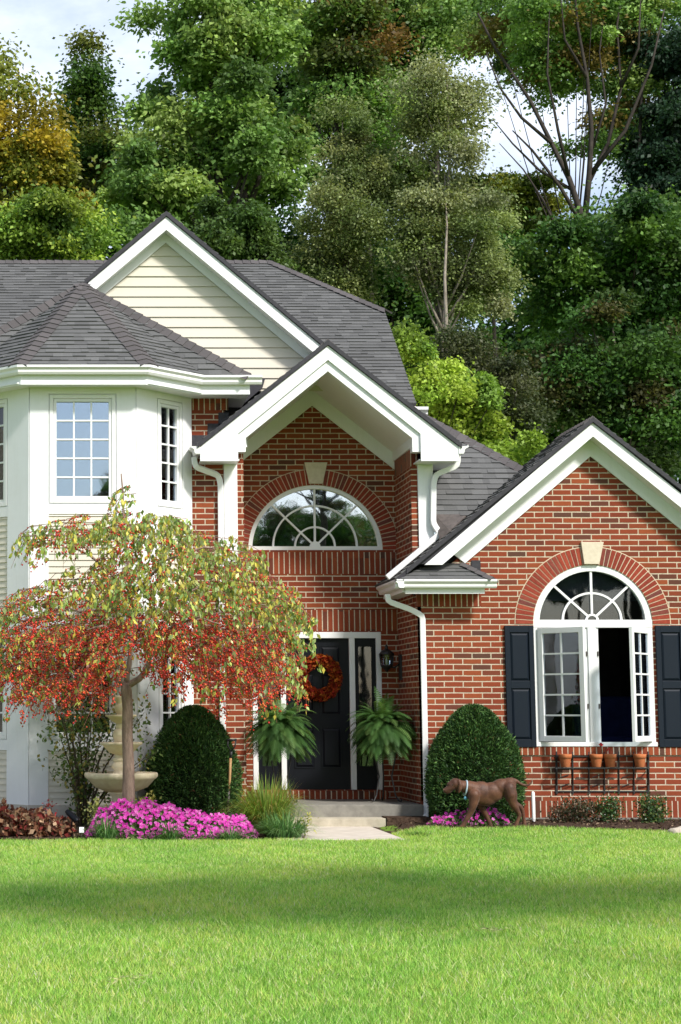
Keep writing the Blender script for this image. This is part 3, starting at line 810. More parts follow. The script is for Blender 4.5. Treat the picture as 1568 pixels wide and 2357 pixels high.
# ---------------- siding gable, main roof
YW1, YB1 = 26.02, 25.72
a1 = XZ(383, 497, YB1); r1 = XZ(745, 792, YB1); l1 = XZ(203, 652, YB1)
sl1 = ((a1[1] - r1[1]) / (r1[0] - a1[0]) + (a1[1] - l1[1]) / (a1[0] - l1[0])) / 2
tv1 = 33 / PXM(YB1)
xL1, xR1 = l1[0], XZ(790, 830, YB1)[0]
mb = MB(); gable_board(mb, a1, sl1, xL1, xR1, tv1, YB1, YB1 + .03); mb.build('bargeboard', M['white'], HOUSE)
mb = MB()
for xe in (xL1 - .2, xR1):
    d = abs(xe - a1[0]); zz = a1[1] - tv1 + .012
    mb.slab([(a1[0], YB1 + .03, zz), (xe, YB1 + .03, zz - sl1 * d), (xe, YW1 + .03, zz - sl1 * d), (a1[0], YW1 + .03, zz)], (0, 0, .02))
mb.build('soffit', M['white'], HOUSE)
fa = XZ(381, 560, YW1)
mb = MB(); gable_board(mb, (fa[0], fa[1] + .30), sl1, xL1 - .4, xR1 + .2, .30, YW1 - .045, YW1 - .025); mb.build('frieze', M['white'], HOUSE)
mb = MB(); zlow = XZ(650, 900, YW1)[1]; 
xlo, xhi = -.6, XZ(760, 830, YW1)[0]
poly = [(xlo, zlow), (xhi + .2, zlow), (xhi + .2, fa[1] + .1 - sl1 * (xhi + .2 - fa[0])), (fa[0], fa[1] + .1), (xlo, fa[1] + .1 - sl1 * (fa[0] - xlo))]
laps(mb, poly, YW1, .1475, XZ(500, 870.5, YW1)[1] - .1475 * 2); mb.build('gable_siding', M['siding'], HOUSE)
# gable roof slabs
z1r = a1[1] + .055; 
mb = MB()
for xe in (xL1 - .04, xR1):
    d = abs(xe - a1[0])
    shingles(mb, [(xe, YB1 - .02, z1r - sl1 * d), (a1[0], YB1 - .02, z1r), (a1[0], 30.6, z1r), (xe, 30.6 - d * .8 , z1r - sl1 * d)])
RG = mb.build('gable_roof', [M['shingle'], M['drip']], HOUSE)
mb = MB(); gable_board(mb, (a1[0], z1r + .012), sl1, xL1 - .05, xR1, .068, YB1 - .03, YB1 + .012); mb.build('drip_edge', M['drip'], RG)
# main roof: plane fitted on rake and ridge, clipped (jerkinhead) right end
k1 = P(885, 715, 29.57); k2 = P(955, 925, 27.0)
slM = (k1.z - k2.z) / (k1.y - k2.y)
mz = lambda y: k2.z + slM * (y - k2.y)
def on_main(x, y):       # photo position lying on the main roof plane
    lo, hi = 20.0, 45.0
    for _ in range(60):
        m = (lo + hi) / 2; p = P(x, y, m)
        if p.z > mz(m): lo = m
        else: hi = m
    return P(x, y, (lo + hi) / 2)
rdg = on_main(618, 602); k1 = on_main(885, 715); k2 = on_main(955, 925)
yev = 25.6
xk = (k1.x + k2.x) / 2 
mb = MB()
shingles(mb, [(-9, rdg.y, rdg.z), (rdg.x, rdg.y, rdg.z), (k1.x, k1.y, mz(k1.y)), (xk, 26.95, mz(26.95)), (-9, 26.95, mz(26.95))][::-1])
# clipped end and rear slope
br = Vector((rdg.x, rdg.y + 2 * (0), rdg.z))
kb = Vector((k1.x, 2 * rdg.y - k1.y, k1.z))
shingles(mb, [(rdg.x, rdg.y, rdg.z), (k1.x, k1.y, mz(k1.y)), kb])
RMn = mb.build('main_roof', [M['shingle'], M['drip']], HOUSE)
mb = MB(); mb.slab([(-9, rdg.y, rdg.z), (rdg.x, rdg.y, rdg.z), kb, (xk, 2 * rdg.y - 26.95, mz(26.95)), (-9, 2 * rdg.y - 26.95, mz(26.95))], (0, 0, -.05)); mb.build('rear_slope', M['shingle'], RMn)
mb = MB(); caps(mb, (-9, rdg.y, rdg.z), (rdg.x, rdg.y, rdg.z), (0, -1, -slM), (0, 1, -slM), .14)
caps(mb, (k1.x, k1.y, mz(k1.y) + .01), (rdg.x, rdg.y, rdg.z + .01), (-.2, -1, -.75), (.9, .3, -.4), .15)
mb.build('ridge_cap', M['cap'], RMn)
mb = MB(); mb.slab([(xk, 26.95, mz(26.95) - .05), (k1.x, k1.y, mz(k1.y) - .05), kb + Vector((0, 0, -.05)), (xk, 2 * rdg.y - 26.95, mz(26.95) - .05), (xk, 2 * rdg.y - 26.95, 3), (xk, 26.95, 3)], (-.1, 0, 0))
mb.build('side_wall', M['siding'], HOUSE)
mb = MB(); q = P(966, 940, 26.9); gutter_run(mb, (XZ(755, 900, 27)[0], 26.95), (XZ(984, 945, 26.9)[0], 26.95), XZ(966, 938, 26.9)[1], (0, -1), .13, .13)
mb.build('gutter', M['white2'], HOUSE)
# dark panel between bay and portico, coloured to stand for deep eave shade
mb = MB(); mb.prism([XZ(520, 872, 26), XZ(610, 872, 26), XZ(604, 893, 26), XZ(520, 965, 26)], YW1 - .06, YW1 - .03); mb.build('shade_panel', M['drip'], HOUSE)

# ---------------- octagonal bay
BY = 24.35
bxc = XZ(190.5, 1100, BY)[0]
bh = (XZ(313, 1100, BY)[0] - XZ(69, 1100, BY)[0]) / 2
bxr = XZ(440, 1200, YP)[0]; bd = bxr - bxc              # where the side faces meet the house wall
ztop = XZ(190, 884, BY)[1]; zfd = XZ(190, 1853, BY)[1]
FA, FB = Vector((bxc - bh, BY, 0)), Vector((bxc + bh, BY, 0))
RA, RB = FB.copy(), Vector((bxr, YP, 0))
LA, LB = Vector((bxc - bd, YP, 0)), FA.copy()
class Face:
    """a vertical bay face from point a to b (left to right); s along it, o outwards"""
    def __init__(s, a, b):
        s.a = a; s.d = (b - a).normalized(); s.L = (b - a).length; s.n = Vector((s.d.y, -s.d.x, 0))
    def p(s, t, z, o=0): return s.a + s.d * t + s.n * o + Vector((0, 0, z))
    def board(s, mb, t0, t1, z0, z1, o0, o1, mi=0):
        v = [s.p(t, z, o) for t in (t0, t1) for o in (o1, o0) for z in (z0, z1)]
        return mb.add(v, [(0, 1, 3, 2), (4, 6, 7, 5), (0, 4, 5, 1), (2, 3, 7, 6), (0, 2, 6, 4), (1, 5, 7, 3)], mi)
def fpos(face, x, y):
    """distance along a bay face of the photo column x (at row y)"""
    lo, hi = -1.0, face.L + 1
    for _ in range(50):
        m = (lo + hi) / 2; q = face.p(m, 0); xx = P(x, y, q.y).x
        # column of point q
        if q.x < xx: lo = m
        else: hi = m
    return (lo + hi) / 2
Ff, Fr, Fl = Face(FA, FB), Face(RA, RB), Face(LA, LB)
zw1, zw0 = XZ(190, 909, BY)[1], XZ(190, 1158, BY)[1]       # upper window top / bottom
zl1, zl0 = XZ(190, 1445, BY)[1], XZ(190, 1702, BY)[1]      # lower window
zs1, zs0 = XZ(190, 1183, BY)[1], XZ(190, 1420, BY)[1]      # siding between
zq1 = XZ(190, 1728, BY)[1]
BAYM = MB(); CORN = MB(); SID = MB()
spans = [(Ff, fpos(Ff, 114, 1050), fpos(Ff, 266.5, 1050)), (Fr, fpos(Fr, 361, 1050), fpos(Fr, 417, 1050))]
tl0 = Fr.L - spans[1][2]; tl1 = Fr.L - spans[1][1]
spans.append((Fl, tl0, tl1))
def bay_window(face, t0, t1, z0, z1, cols, rows, glass, lab):
    mb = MB(); f = .05
    for a, b, c, d in ((t0, t0 + f, z0, z1), (t1 - f, t1, z0, z1), (t0 + f, t1 - f, z1 - f, z1), (t0 + f, t1 - f, z0, z0 + f)): face.board(mb, a, b, c, d, -.06, .022)
    g = f + .012
    w = mb.build('window', M['white2'], HOUSE, .003); tag(w, lab)
    mb = MB(); s = .042
    for a, b, c, d in ((t0 + f + .002, t0 + f + s, z0 + f + .002, z1 - f - .002), (t1 - f - s, t1 - f - .002, z0 + f + .002, z1 - f - .002), (t0 + f + s, t1 - f - s, z1 - f - s, z1 - f - .002), (t0 + f + s, t1 - f - s, z0 + f + .002, z0 + f + s)): face.board(mb, a, b, c, d, -.05, .008)
    mb.build('sash', M['white2'], w, .003)
    a0, a1_, c0, c1 = t0 + f + s, t1 - f - s, z0 + f + s, z1 - f - s
    mb = MB(); m = .022
    for i in range(1, cols):
        t = a0 + (a1_ - a0) * i / cols; face.board(mb, t - m / 2, t + m / 2, c0, c1, -.03, -.002)
    for i in range(1, rows):
        z = c0 + (c1 - c0) * i / rows; face.board(mb, a0, a1_, z - m / 2, z + m / 2, -.029, -.001)
    mb.build('muntins', M['white2'], w)
    MB().slab([face.p(a0, c0, -.032), face.p(a1_, c0, -.032), face.p(a1_, c1, -.032), face.p(a0, c1, -.032)], face.n * -.005).build('pane', M[glass], w)
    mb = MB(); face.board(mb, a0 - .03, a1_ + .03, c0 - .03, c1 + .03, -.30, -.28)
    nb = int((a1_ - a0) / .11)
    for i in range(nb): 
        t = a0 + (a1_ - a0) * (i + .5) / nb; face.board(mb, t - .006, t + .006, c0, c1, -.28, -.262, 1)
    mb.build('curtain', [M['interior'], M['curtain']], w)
names = ['front', 'right', 'left']
for i, (fc, t0, t1) in enumerate(spans):
    c = 3 if i == 0 else 2
    bay_window(fc, t0, t1, zw0, zw1, c, 5, 'glass_sky' if i == 0 else 'glass', ['wide upper bay window reflecting blue sky', 'narrow upper bay window next to the brick', 'narrow upper bay window cut by the photo edge'][i])
    bay_window(fc, t0, t1, zl0, zl1, c, 5, 'glass', ['wide lower bay window behind the fountain shrub', 'narrow lower bay window above the clipped yew', 'narrow lower bay window at the photo edge'][i])
    L = fc.L
    # wall backing with openings: strips
    for a, b, z0, z1 in ((0, t0, GND, ztop), (t1, L, GND, ztop), (t0, t1, zw1, ztop), (t0, t1, zl1, zw0), (t0, t1, GND, zl0)):
        fc.board(BAYM, a, b, z0, z1, -.10, 0)
    # white boards
    cw = .205
    e0, e1 = t0 - .012, t1 + .012
    fc.board(CORN, 0.0, e0, zfd, ztop, 0, .020); fc.board(CORN, e1, L, zfd, ztop, 0, .0205)
    fc.board(CORN, e0, e1, zw1 + .012, ztop, 0, .0185)
    fc.board(CORN, e0, e1, zs1, zw0 - .012, 0, .0185); fc.board(CORN, e0, e1, zl1 + .012, zs0, 0, .0185); fc.board(CORN, e0, e1, zq1, zl0 - .012, 0, .0185)
    fc.board(CORN, -.004, L + .004, zw1 + .09, ztop, .0185, .0245)
    for za, zb2_ in ((zs0, zs1), (zfd, zq1)):
        z = za; SID = MB()
        while z < zb2_ - .01:
            zt3 = min(z + .083, zb2_)
            v = [fc.p(e0, z, .016), fc.p(e1, z, .016), fc.p(e1, zt3, .002), fc.p(e0, zt3, .002), fc.p(e0, z, .0), fc.p(e1, z, .0)]
            SID.add(v, [(0, 1, 2, 3), (4, 5, 1, 0)]); z += .083
        SID.build('bay_siding', M['siding'], HOUSE)
BAYM.build('bay_wall', M['white'], HOUSE); CORN.build('bay_trim', M['white'], HOUSE)
mb = MB()
for fc in (Ff, Fr, Fl): fc.board(mb, -.01, fc.L + .01, -.1, zfd - .001, -.1, .03)
mb.build('bay_foundation', simple_mat('bay_skirt', (0.42, 0.38, 0.32), (0.52, 0.48, 0.41), 8, .8), HOUSE)
# eave: gutter, fascia, soffit around the bay
gzB = XZ(190, 838, 23.9)[1]
yg0 = 23.93; yg1 = 24.68
gxl, gxr = XZ(39, 838, yg0)[0], XZ(345, 838, yg0)[0]; gc = (gxl + gxr) / 2; ghw = (gxr - gxl) / 2
gx2 = gc + ghw + (yg1 - yg0) * 1.02; gx3 = XZ(604, 866, yg1)[0]
path = [(gc - (gx3 - gc), yg1), (gc - (gx2 - gc), yg1), (gc - ghw, yg0), (gc + ghw, yg0), (gx2, yg1), (gx3, yg1)]
def eave(mb, prof, path, zt):
    n = len(prof); k = len(path); vs = []
    for i, p in enumerate(path):
        p = Vector((p[0], p[1], 0))
        dirs = []
        if i > 0: dirs.append((Vector((*path[i], 0)) - Vector((*path[i - 1], 0))).normalized())
        if i < k - 1: dirs.append((Vector((*path[i + 1], 0)) - Vector((*path[i], 0))).normalized())
        ns = [Vector((d.y, -d.x, 0)) for d in dirs]
        m = ns[0] if len(ns) == 1 else (ns[0] + ns[1]) / (1 + ns[0].dot(ns[1]))
        for o, z in prof: vs.append(p - m * o + Vector((0, 0, zt + z)))
    fs = []
    for i in range(k - 1):
        for j in range(n): fs.append((i * n + j, i * n + (j + 1) % n, (i + 1) * n + (j + 1) % n, (i + 1) * n + j))
    fs += [list(range(n)), list(range((k - 1) * n, k * n))]
    return mb.add(vs, fs)
mb = MB()   # o measured inwards from the front lip, z from the gutter top down
eave(mb, [(0, 0), (0, -.03), (.015, -.045), (.03, -.06), (.032, -.09), (.05, -.118), (.11, -.118), (.11, -.02), (.012, -.02), (.012, 0)], path, gzB)
mb.build('gutter', M['white2'], HOUSE)
mb = MB(); p2 = path[:-1] + [(XZ(577, 880, yg1)[0], yg1)]
eave(mb, [(.112, -.03), (.112, -.245), (.135, -.245), (.135, -.03)], p2, gzB); mb.build('fascia', M['white'], HOUSE)
mb = MB(); sz = gzB - .232
inn = [Vector((x, y + .13, sz)) for x, y in p2]
mb.slab([inn[1], inn[2], inn[3], inn[4], (inn[4].x, YP, sz), (inn[1].x, YP, sz)], (0, 0, .02)); mb.box(inn[4].x, inn[5].x, inn[4].y, YW1 - .07, sz + .001, sz + .02)
mb.build('soffit', M['white'], HOUSE)
# bay roof
apB = P(189, 653, 25.68); apB.x = gc
ez = gzB + .0
e = [Vector((x, y + .04, ez)) for x, y in path]
mb = MB()
shingles(mb, [e[2], e[3], apB], .105); shingles(mb, [e[3], e[4], apB], .105)
rt = Vector((XZ(577, 862, yg1)[0], yg1 + .04, ez)); lt = Vector((2 * gc - rt.x, rt.y, ez))
shingles(mb, [e[4], rt, apB], .105); shingles(mb, [e[1], e[2], apB], .105); shingles(mb, [lt, e[1], apB], .105)
bk = Vector((rt.x, YW1, ez)); bkl = Vector((lt.x, YW1 + .9, ez))
mb.add([rt, bk, Vector((gc, YW1, apB.z)), apB], [(0, 1, 2, 3)], 1); shingles(mb, [lt, Vector((lt.x - .0, 27.5, ez)), Vector((gc, 27.5, apB.z)), apB], .105)
RB_ = mb.build('bay_roof', [M['shingle'], M['drip']], HOUSE)
mb = MB()
for q, d1, d2 in ((e[2], (-.8, -.5, -.7), (.9, -.2, -.2)), (e[3], (-.9, -.2, -.2), (.8, -.5, -.7)), (rt, (-.35, -1, -.65), (.7, .6, -.6)), (lt, (.35, -1, -.65), (-.7, .6, -.6))):
    t = (apB - q).normalized()
    d1 = Vector(d1); d2 = Vector(d2); d1 = (d1 - t * d1.dot(t)).normalized(); d2 = (d2 - t * d2.dot(t)).normalized()
    if q is e[2]: n1 = (e[1] - e[2]); n2 = e[3] - e[2]
    elif q is e[3]: n1 = (e[2] - e[3]); n2 = e[4] - e[3]
    else: n1 = n2 = None
    if n1 is not None: d1 = (n1 - t * n1.dot(t)).normalized(); d2 = (n2 - t * n2.dot(t)).normalized()
    elif q is rt:
        n1 = e[4] - rt; d1 = (n1 - t * n1.dot(t)).normalized()
    else:
        n1 = e[1] - lt; d1 = (n1 - t * n1.dot(t)).normalized()
    caps(mb, q, apB, d1, d2, .14, .13)
mb.build('hip_cap', M['cap'], RB_)
# wall left of the bay and hidden body behind so nothing shows through
mb = MB(); mb.box(-9, LA.x - .001, YP, YP + .1, 0, ztop); mb.build('side_siding', M['siding'], HOUSE)
mb = MB(); mb.box(-8.9, xk - .2, 27.0, 35, .0, mz(26.95) - .1); mb.box(XS + .3, XR - .1, 28.3, 33.8, 0, 3.0); mb.build('rear_wall', M['siding'], HOUSE)
# ================================================================== PLANTS AND TREES
def nrmv(a): return a / np.maximum(np.linalg.norm(a, axis=1, keepdims=True), 1e-9)
def leaf_arrays(c, ax, L, W, fold=0.15, rng=RNG):
    """diamond leaves: centres c, long axes ax, lengths L, widths W"""
    n = len(c); r = rng.normal(size=(n, 3)); s = nrmv(np.cross(ax, r)); up = nrmv(np.cross(s, ax))
    L = np.asarray(L).reshape(-1, 1) * np.ones((n, 1)); W = np.asarray(W).reshape(-1, 1) * np.ones((n, 1))
    a = c - ax * L / 2; b = c + ax * L / 2
    m = c - ax * L * 0.06
    l = m + s * W / 2 + up * W * fold; q = m - s * W / 2 + up * W * fold
    V = np.stack([a, l, b, q], 1).reshape(-1, 3)
    F_ = np.arange(4 * n).reshape(n, 4)
    return V, F_
def pick(pal, n, rng=RNG, jit=0.18):
    pal = np.array(pal, float); k = rng.integers(0, len(pal), n)
    return pal[k] * (1 + rng.normal(0, jit, (n, 1))).clip(0.45, 1.7)
def rep(c, k): return np.repeat(c, k, axis=0)

def tree(name, label, Y, ells, pal, n_leaf, leaf=0.15, clump=0.75, base=None, trunk_r=0.16, limbs=14, group=None, seed=1, flat=0.8, mat='leaf', bark='darkbark', droop=0.5, paths=None, fill=0.42, gap=0.0, top=None):
    """broadleaf tree: tapered trunk, limbs to leaf clumps, crown spread over measured lobes (photo px) at depth Y"""
    rng = np.random.default_rng(seed); random.seed(seed)
    E_ = []
    for (x, y, rx, ry, w) in ells:
        p = P(x, y, Y); k = 1 / PXM(Y); E_.append((p.x, p.z, rx * k, ry * k, w))
    base = P(base[0], 1640, Y) if base else Vector((E_[0][0], Y, 0))
    vol = np.array([e[2] * e[3] * e[4] for e in E_]); vol = vol / vol.sum()
    ncl = max(30, int(sum(e[2] * e[3] * e[4] for e in E_) / (clump * clump) * 5.5))
    which = rng.choice(len(E_), ncl, p=vol)
    d = nrmv(rng.normal(size=(ncl, 3))); rad = rng.random(ncl) ** fill
    ctr = np.zeros((ncl, 3))
    for i in range(ncl):
        e = E_[which[i]]; dep = min(e[2], 3.2)
        ctr[i] = (e[0] + d[i, 0] * rad[i] * e[2], Y + d[i, 1] * rad[i] * dep, e[1] + d[i, 2] * rad[i] * e[3])
    if gap > 0: ctr = ctr[rng.random(ncl) > gap]; ncl = len(ctr)
    root = empty(name, (base.x, Y, 0), label, 'tree', group)
    # trunk and limbs
    mb = MB()
    ztop = top if top else max(e[1] + e[3] * .55 for e in E_)
    spine = []
    for i in range(9):
        f = i / 8; e = E_[0]
        spine.append(Vector((base.x + (e[0] - base.x) * f ** 1.5 + random.uniform(-.08, .08) * f, Y + random.uniform(-.1, .1) * f, ztop * f)))
    mb.tube(spine, [trunk_r * (1 - .9 * i / 8) for i in range(9)], 8)
    if paths:
        for pts, r in paths:
            q = [P(x, y, Y + dy) for x, y, dy in pts]; k = len(q)
            mb.tube(q, [r * (1 - .75 * i / (k - 1)) for i in range(k)], 6)
    for i in rng.permutation(ncl)[:limbs]:
        t = Vector(ctr[i]); f = min(.92, max(.15, (t.z - 1.5) / max(ztop, 1))); k = int(f * 8); s = spine[k].lerp(spine[min(k + 1, 8)], f * 8 - k)
        mid = s.lerp(t, .5) + Vector((0, 0, -.15 * (t - s).length)) * .5
        r0 = trunk_r * (1 - .9 * f) * .6
        mb.tube([s, s.lerp(mid, .6), mid, mid.lerp(t, .6), t], [r0, r0 * .85, r0 * .65, r0 * .4, .012], 5)
    mb.build('trunk', M[bark], root)
    # leaves
    n_leaf = int(n_leaf * 1.9); leaf *= .78; per = max(8, n_leaf // ncl)
    size = clump * rng.uniform(.5, 1.2, ncl)
    q = nrmv(rng.normal(size=(ncl * per, 3))); q[:, 2] = np.where(q[:, 2] < -.25, -q[:, 2] * .6, q[:, 2])
    rr = rng.random((ncl * per, 1)) ** .45
    off = q * rr * rep(size[:, None], per); off[:, 2] *= flat
    # irregular clump: stretch each one its own way
    st = rng.uniform(.6, 1.5, (ncl, 3)); off *= rep(st, per); off += rng.normal(0, .2, off.shape) * rep(size[:, None], per)
    stray = rng.random(len(off)) < .04; off[stray] *= 1.5
    c = rep(ctr, per) + off
    ax = nrmv(q * [1, 1, .4] + rng.normal(0, .5, q.shape) + [0, 0, -droop])
    L = leaf * rng.uniform(.7, 1.35, len(c))
    V, F_ = leaf_arrays(c, ax, L, L * .62, .15, rng)
    cc = pick(pal, ncl, rng, .16)
    cols = rep(cc, per) * (1 + rng.normal(0, .2, (len(c), 1))).clip(.4, 1.8)
    mesh_np('crown', V, F_, M[mat], root, rep(cols, 4))
    return root

GREEN = [(0.1174, 0.211, 0.0446), (0.1665, 0.2785, 0.0594), (0.0979, 0.1773, 0.0416), (0.2153, 0.3206, 0.0743)]
MAPLE = [(0.1607, 0.28, 0.0668), (0.2268, 0.3542, 0.0891), (0.2835, 0.387, 0.104), (0.1134, 0.2059, 0.052)]
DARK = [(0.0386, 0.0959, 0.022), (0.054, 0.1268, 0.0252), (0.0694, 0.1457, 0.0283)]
OLIVE = [(0.1785, 0.2296, 0.075), (0.2205, 0.2688, 0.1), (0.1365, 0.1848, 0.06), (0.2625, 0.2912, 0.11)]
YEL = [(.34, .29, .035), (.42, .32, .035), (.27, .27, .04), (.20, .23, .04)]
BRIGHT = [(0.2466, 0.3726, 0.0517), (0.1898, 0.3167, 0.0517), (0.3225, 0.4284, 0.0604)]
W = 'trees of the wood behind the house'
tree('maple_tree', 'yellow and orange autumn maple standing at the left edge behind the roof', 42, [(40, 340, 105, 170, 1), (-90, 400, 120, 210, 1), (110, 470, 90, 130, .9), (40, 220, 45, 80, .8), (-40, 200, 60, 90, .6)], YEL + [(.20, .24, .04)], 22000, .15, .7, seed=3, group=W, gap=.1, trunk_r=.15)
tree('maple_tree', 'slim green tree with a pointed top between yellow maple and big maple', 47, [(210, 330, 75, 150, 1), (200, 180, 38, 80, .9), (170, 410, 95, 110, .8)], [(.05, .11, .02), (.08, .14, .025), (.13, .15, .03)], 13000, .15, .6, seed=4, group=W, trunk_r=.13)
tree('maple_tree', 'big dark green maple with layered crown above the siding gable', 43, [(470, 220, 160, 170, 1), (430, 450, 205, 120, 1), (385, 70, 65, 100, .6), (540, 50, 150, 130, .9), (620, 330, 110, 150, .7), (360, 560, 170, 60, .6)], MAPLE, 38000, .17, .72, seed=5, gap=.12, group=W, trunk_r=.28, limbs=26, base=(570, 0), paths=[([(560, 620, 0), (566, 500, 0), (556, 380, .2), (570, 260, .2), (585, 120, .3)], .16), ([(566, 500, 0), (600, 400, -.3), (640, 290, -.4)], .09)])
tree('oak_tree', 'tall mid green tree with an orange tinged top right of the big maple', 49, [(770, 110, 130, 180, 1), (740, -40, 150, 110, .9), (860, 240, 90, 130, .8), (720, 330, 80, 110, .6)], MAPLE + [(.085, .115, .025), (.16, .10, .03)], 24000, .17, .75, seed=6, gap=.12, group=W, trunk_r=.25, limbs=22)
tree('oak_tree', 'tall dark green tree behind the top of the silvery poplar', 52, [(1000, 60, 140, 170, 1), (1120, -20, 140, 130, 1), (930, -40, 130, 110, .8), (880, 120, 80, 120, .6)], GREEN + MAPLE, 25000, .16, .75, seed=7, gap=.12, group=W, trunk_r=.24, limbs=22)
tree('poplar_tree', 'olive grey poplar with small leaves behind the main roof ridge', 38, [(800, 540, 110, 190, 1), (760, 650, 90, 120, .8), (850, 380, 70, 120, .8), (790, 320, 40, 70, .5)], OLIVE, 30000, .085, .55, seed=8, group=W, trunk_r=.10, mat='leaf', bark='bark', flat=.9, limbs=18)
tree('poplar_tree', 'tall silvery poplar with slender pale trunk and thin pointed top', 37, [(1040, 540, 115, 200, 1), (1010, 330, 85, 130, .8), (985, 215, 50, 90, .7), (1110, 630, 85, 120, .7), (960, 620, 60, 110, .5), (1065, 240, 35, 60, .5)], OLIVE + [(.27, .29, .15), (.20, .23, .11)], 32000, .085, .55, seed=9, group=W, trunk_r=.13, base=(1028, 0), bark='palebark', flat=.9, limbs=26, paths=[([(1025, 900, -1.6), (1028, 760, -1.6), (1024, 640, -1.3), (1029, 520, -.6), (1024, 400, 0)], .05)])
loc = [([(1350, 540, 0), (1342, 505, 0), (1310, 410, 0), (1270, 330, .2), (1220, 230, .3), (1140, 110, .4), (1100, 30, .5)], .17), ([(1345, 520, 0), (1357, 400, 0), (1362, 300, -.2), (1352, 180, -.2), (1330, 60, -.3), (1320, -60, -.3)], .15),
       ([(1322, 440, 0), (1240, 390, .3), (1180, 330, .4), (1135, 275, .5)], .08), ([(1355, 420, 0), (1400, 330, .4), (1430, 200, .5), (1420, 60, .6), (1440, -60, .6)], .11), ([(1310, 410, 0), (1285, 300, -.4), (1260, 170, -.5), (1265, 20, -.5)], .09),
       ([(1300, 560, 0), (1250, 460, .2), (1205, 390, .3), (1150, 330, .4)], .07), ([(1365, 340, 0), (1395, 240, 0), (1380, 120, 0), (1400, -40, 0)], .07), ([(1480, 560, .5), (1470, 380, .5), (1478, 200, .6), (1500, 40, .7)], .12)]
loc = [([(x, y, dy - 1.4) for x, y, dy in p_], r_ * .55) for p_, r_ in loc] + [([(1345, 525, -1.4), (1290, 430, -1.6), (1225, 345, -1.8), (1180, 300, -1.9)], .06), ([(1360, 400, -1.4), (1440, 300, -1.7), (1500, 150, -1.9), (1530, 20, -2)], .06), ([(1270, 330, -1.3), (1200, 270, -1.6), (1150, 200, -1.8), (1120, 120, -1.8)], .05), ([(1352, 180, -1.6), (1300, 90, -1.7), (1290, -20, -1.8)], .045), ([(1430, 200, -1), (1470, 110, -1.3), (1475, 0, -1.5)], .05)]
tree('locust_tree', 'open spreading tree with bare dark forked limbs against the bright sky', 45, [(1300, 50, 240, 140, 1), (1450, 60, 150, 150, .9), (1270, 180, 120, 80, .4), (1430, 250, 110, 110, .45), (1180, 260, 40, 40, .15), (1340, 270, 110, 90, .35), (1400, 360, 100, 60, .35)], MAPLE + [(.19, .15, .04)], 24000, .14, .58, seed=10, group=W, base=(1350, 0), trunk_r=.2, limbs=10, paths=loc, top=P(1350, 540, 45).z, gap=.2)
tree('spruce_tree', 'dark bluish evergreen rising at the right edge of the photo', 44, [(1550, 320, 110, 210, 1), (1530, 170, 80, 110, .7), (1560, 480, 130, 90, .8)], [(.018, .045, .022), (.024, .055, .026)], 20000, .15, .6, seed=11, group=W, droop=.9)
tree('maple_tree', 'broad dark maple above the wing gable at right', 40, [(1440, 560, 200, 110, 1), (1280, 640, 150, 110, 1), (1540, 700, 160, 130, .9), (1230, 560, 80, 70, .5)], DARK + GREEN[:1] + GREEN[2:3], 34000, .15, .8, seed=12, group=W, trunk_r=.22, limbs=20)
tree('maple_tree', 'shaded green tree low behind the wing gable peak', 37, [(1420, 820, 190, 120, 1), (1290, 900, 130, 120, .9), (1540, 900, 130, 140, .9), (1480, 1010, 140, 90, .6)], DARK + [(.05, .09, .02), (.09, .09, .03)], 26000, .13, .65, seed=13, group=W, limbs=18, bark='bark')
tree('young_maple', 'sunlit yellow green sapling leaning out beside the main roof rake', 33.5, [(985, 860, 75, 70, 1), (1050, 960, 110, 80, 1), (1150, 1040, 90, 60, .8), (930, 800, 25, 45, .5)], BRIGHT, 17000, .11, .42, seed=14, group=W, trunk_r=.08, limbs=16)
tree('young_maple', 'sunlit leafy sapling rising over the left roof ridge', 36, [(110, 540, 110, 80, 1), (10, 560, 90, 80, .9), (90, 470, 50, 40, .6), (190, 590, 50, 50, .6)], BRIGHT + [(.07, .13, .025)], 17000, .12, .45, seed=15, group=W, trunk_r=.09, limbs=14)
tree('young_maple', 'soft green sapling peeping over the right side of the siding gable', 36, [(545, 560, 80, 70, 1), (600, 610, 60, 50, .7), (480, 520, 40, 40, .5)], [(.06, .115, .025), (.085, .14, .035)], 10000, .12, .45, seed=16, group=W, trunk_r=.08)
tree('maple_tree', 'backlit yellow green tree in the gap below the bright sky', 50, [(1130, 480, 90, 80, 1), (1200, 450, 80, 60, .8), (1230, 560, 70, 90, .6)], [(.13, .16, .02), (.17, .18, .025), (.08, .12, .02)], 12000, .16, .6, seed=17, group=W)
tree('cedar_tree', 'small grey green bush tree below the silvery poplar trunk', 34.5, [(1150, 880, 90, 90, 1), (1190, 960, 70, 80, .8), (1080, 830, 60, 60, .6)], [(.075, .095, .04), (.055, .075, .03), (.10, .11, .05)], 12000, .08, .45, seed=18, group=W, flat=.9, trunk_r=.07)
tree('beech_tree', 'sunlit green crown filling the gap behind the big maple trunk', 55, [(560, 330, 150, 190, 1), (420, 380, 140, 150, .9), (690, 220, 120, 170, .8)], [(.075, .15, .035), (.10, .18, .045), (.055, .11, .03)], 26000, .18, .9, seed=24, group=W, gap=.2)
tree('beech_tree', 'brownish green crown standing between the oak and the silvery poplar', 53, [(850, 300, 130, 170, 1), (960, 360, 110, 130, .8), (930, 180, 90, 120, .7)], [(.11, .14, .035), (.14, .16, .045), (.075, .11, .03)], 24000, .17, .85, seed=25, group=W, gap=.15)
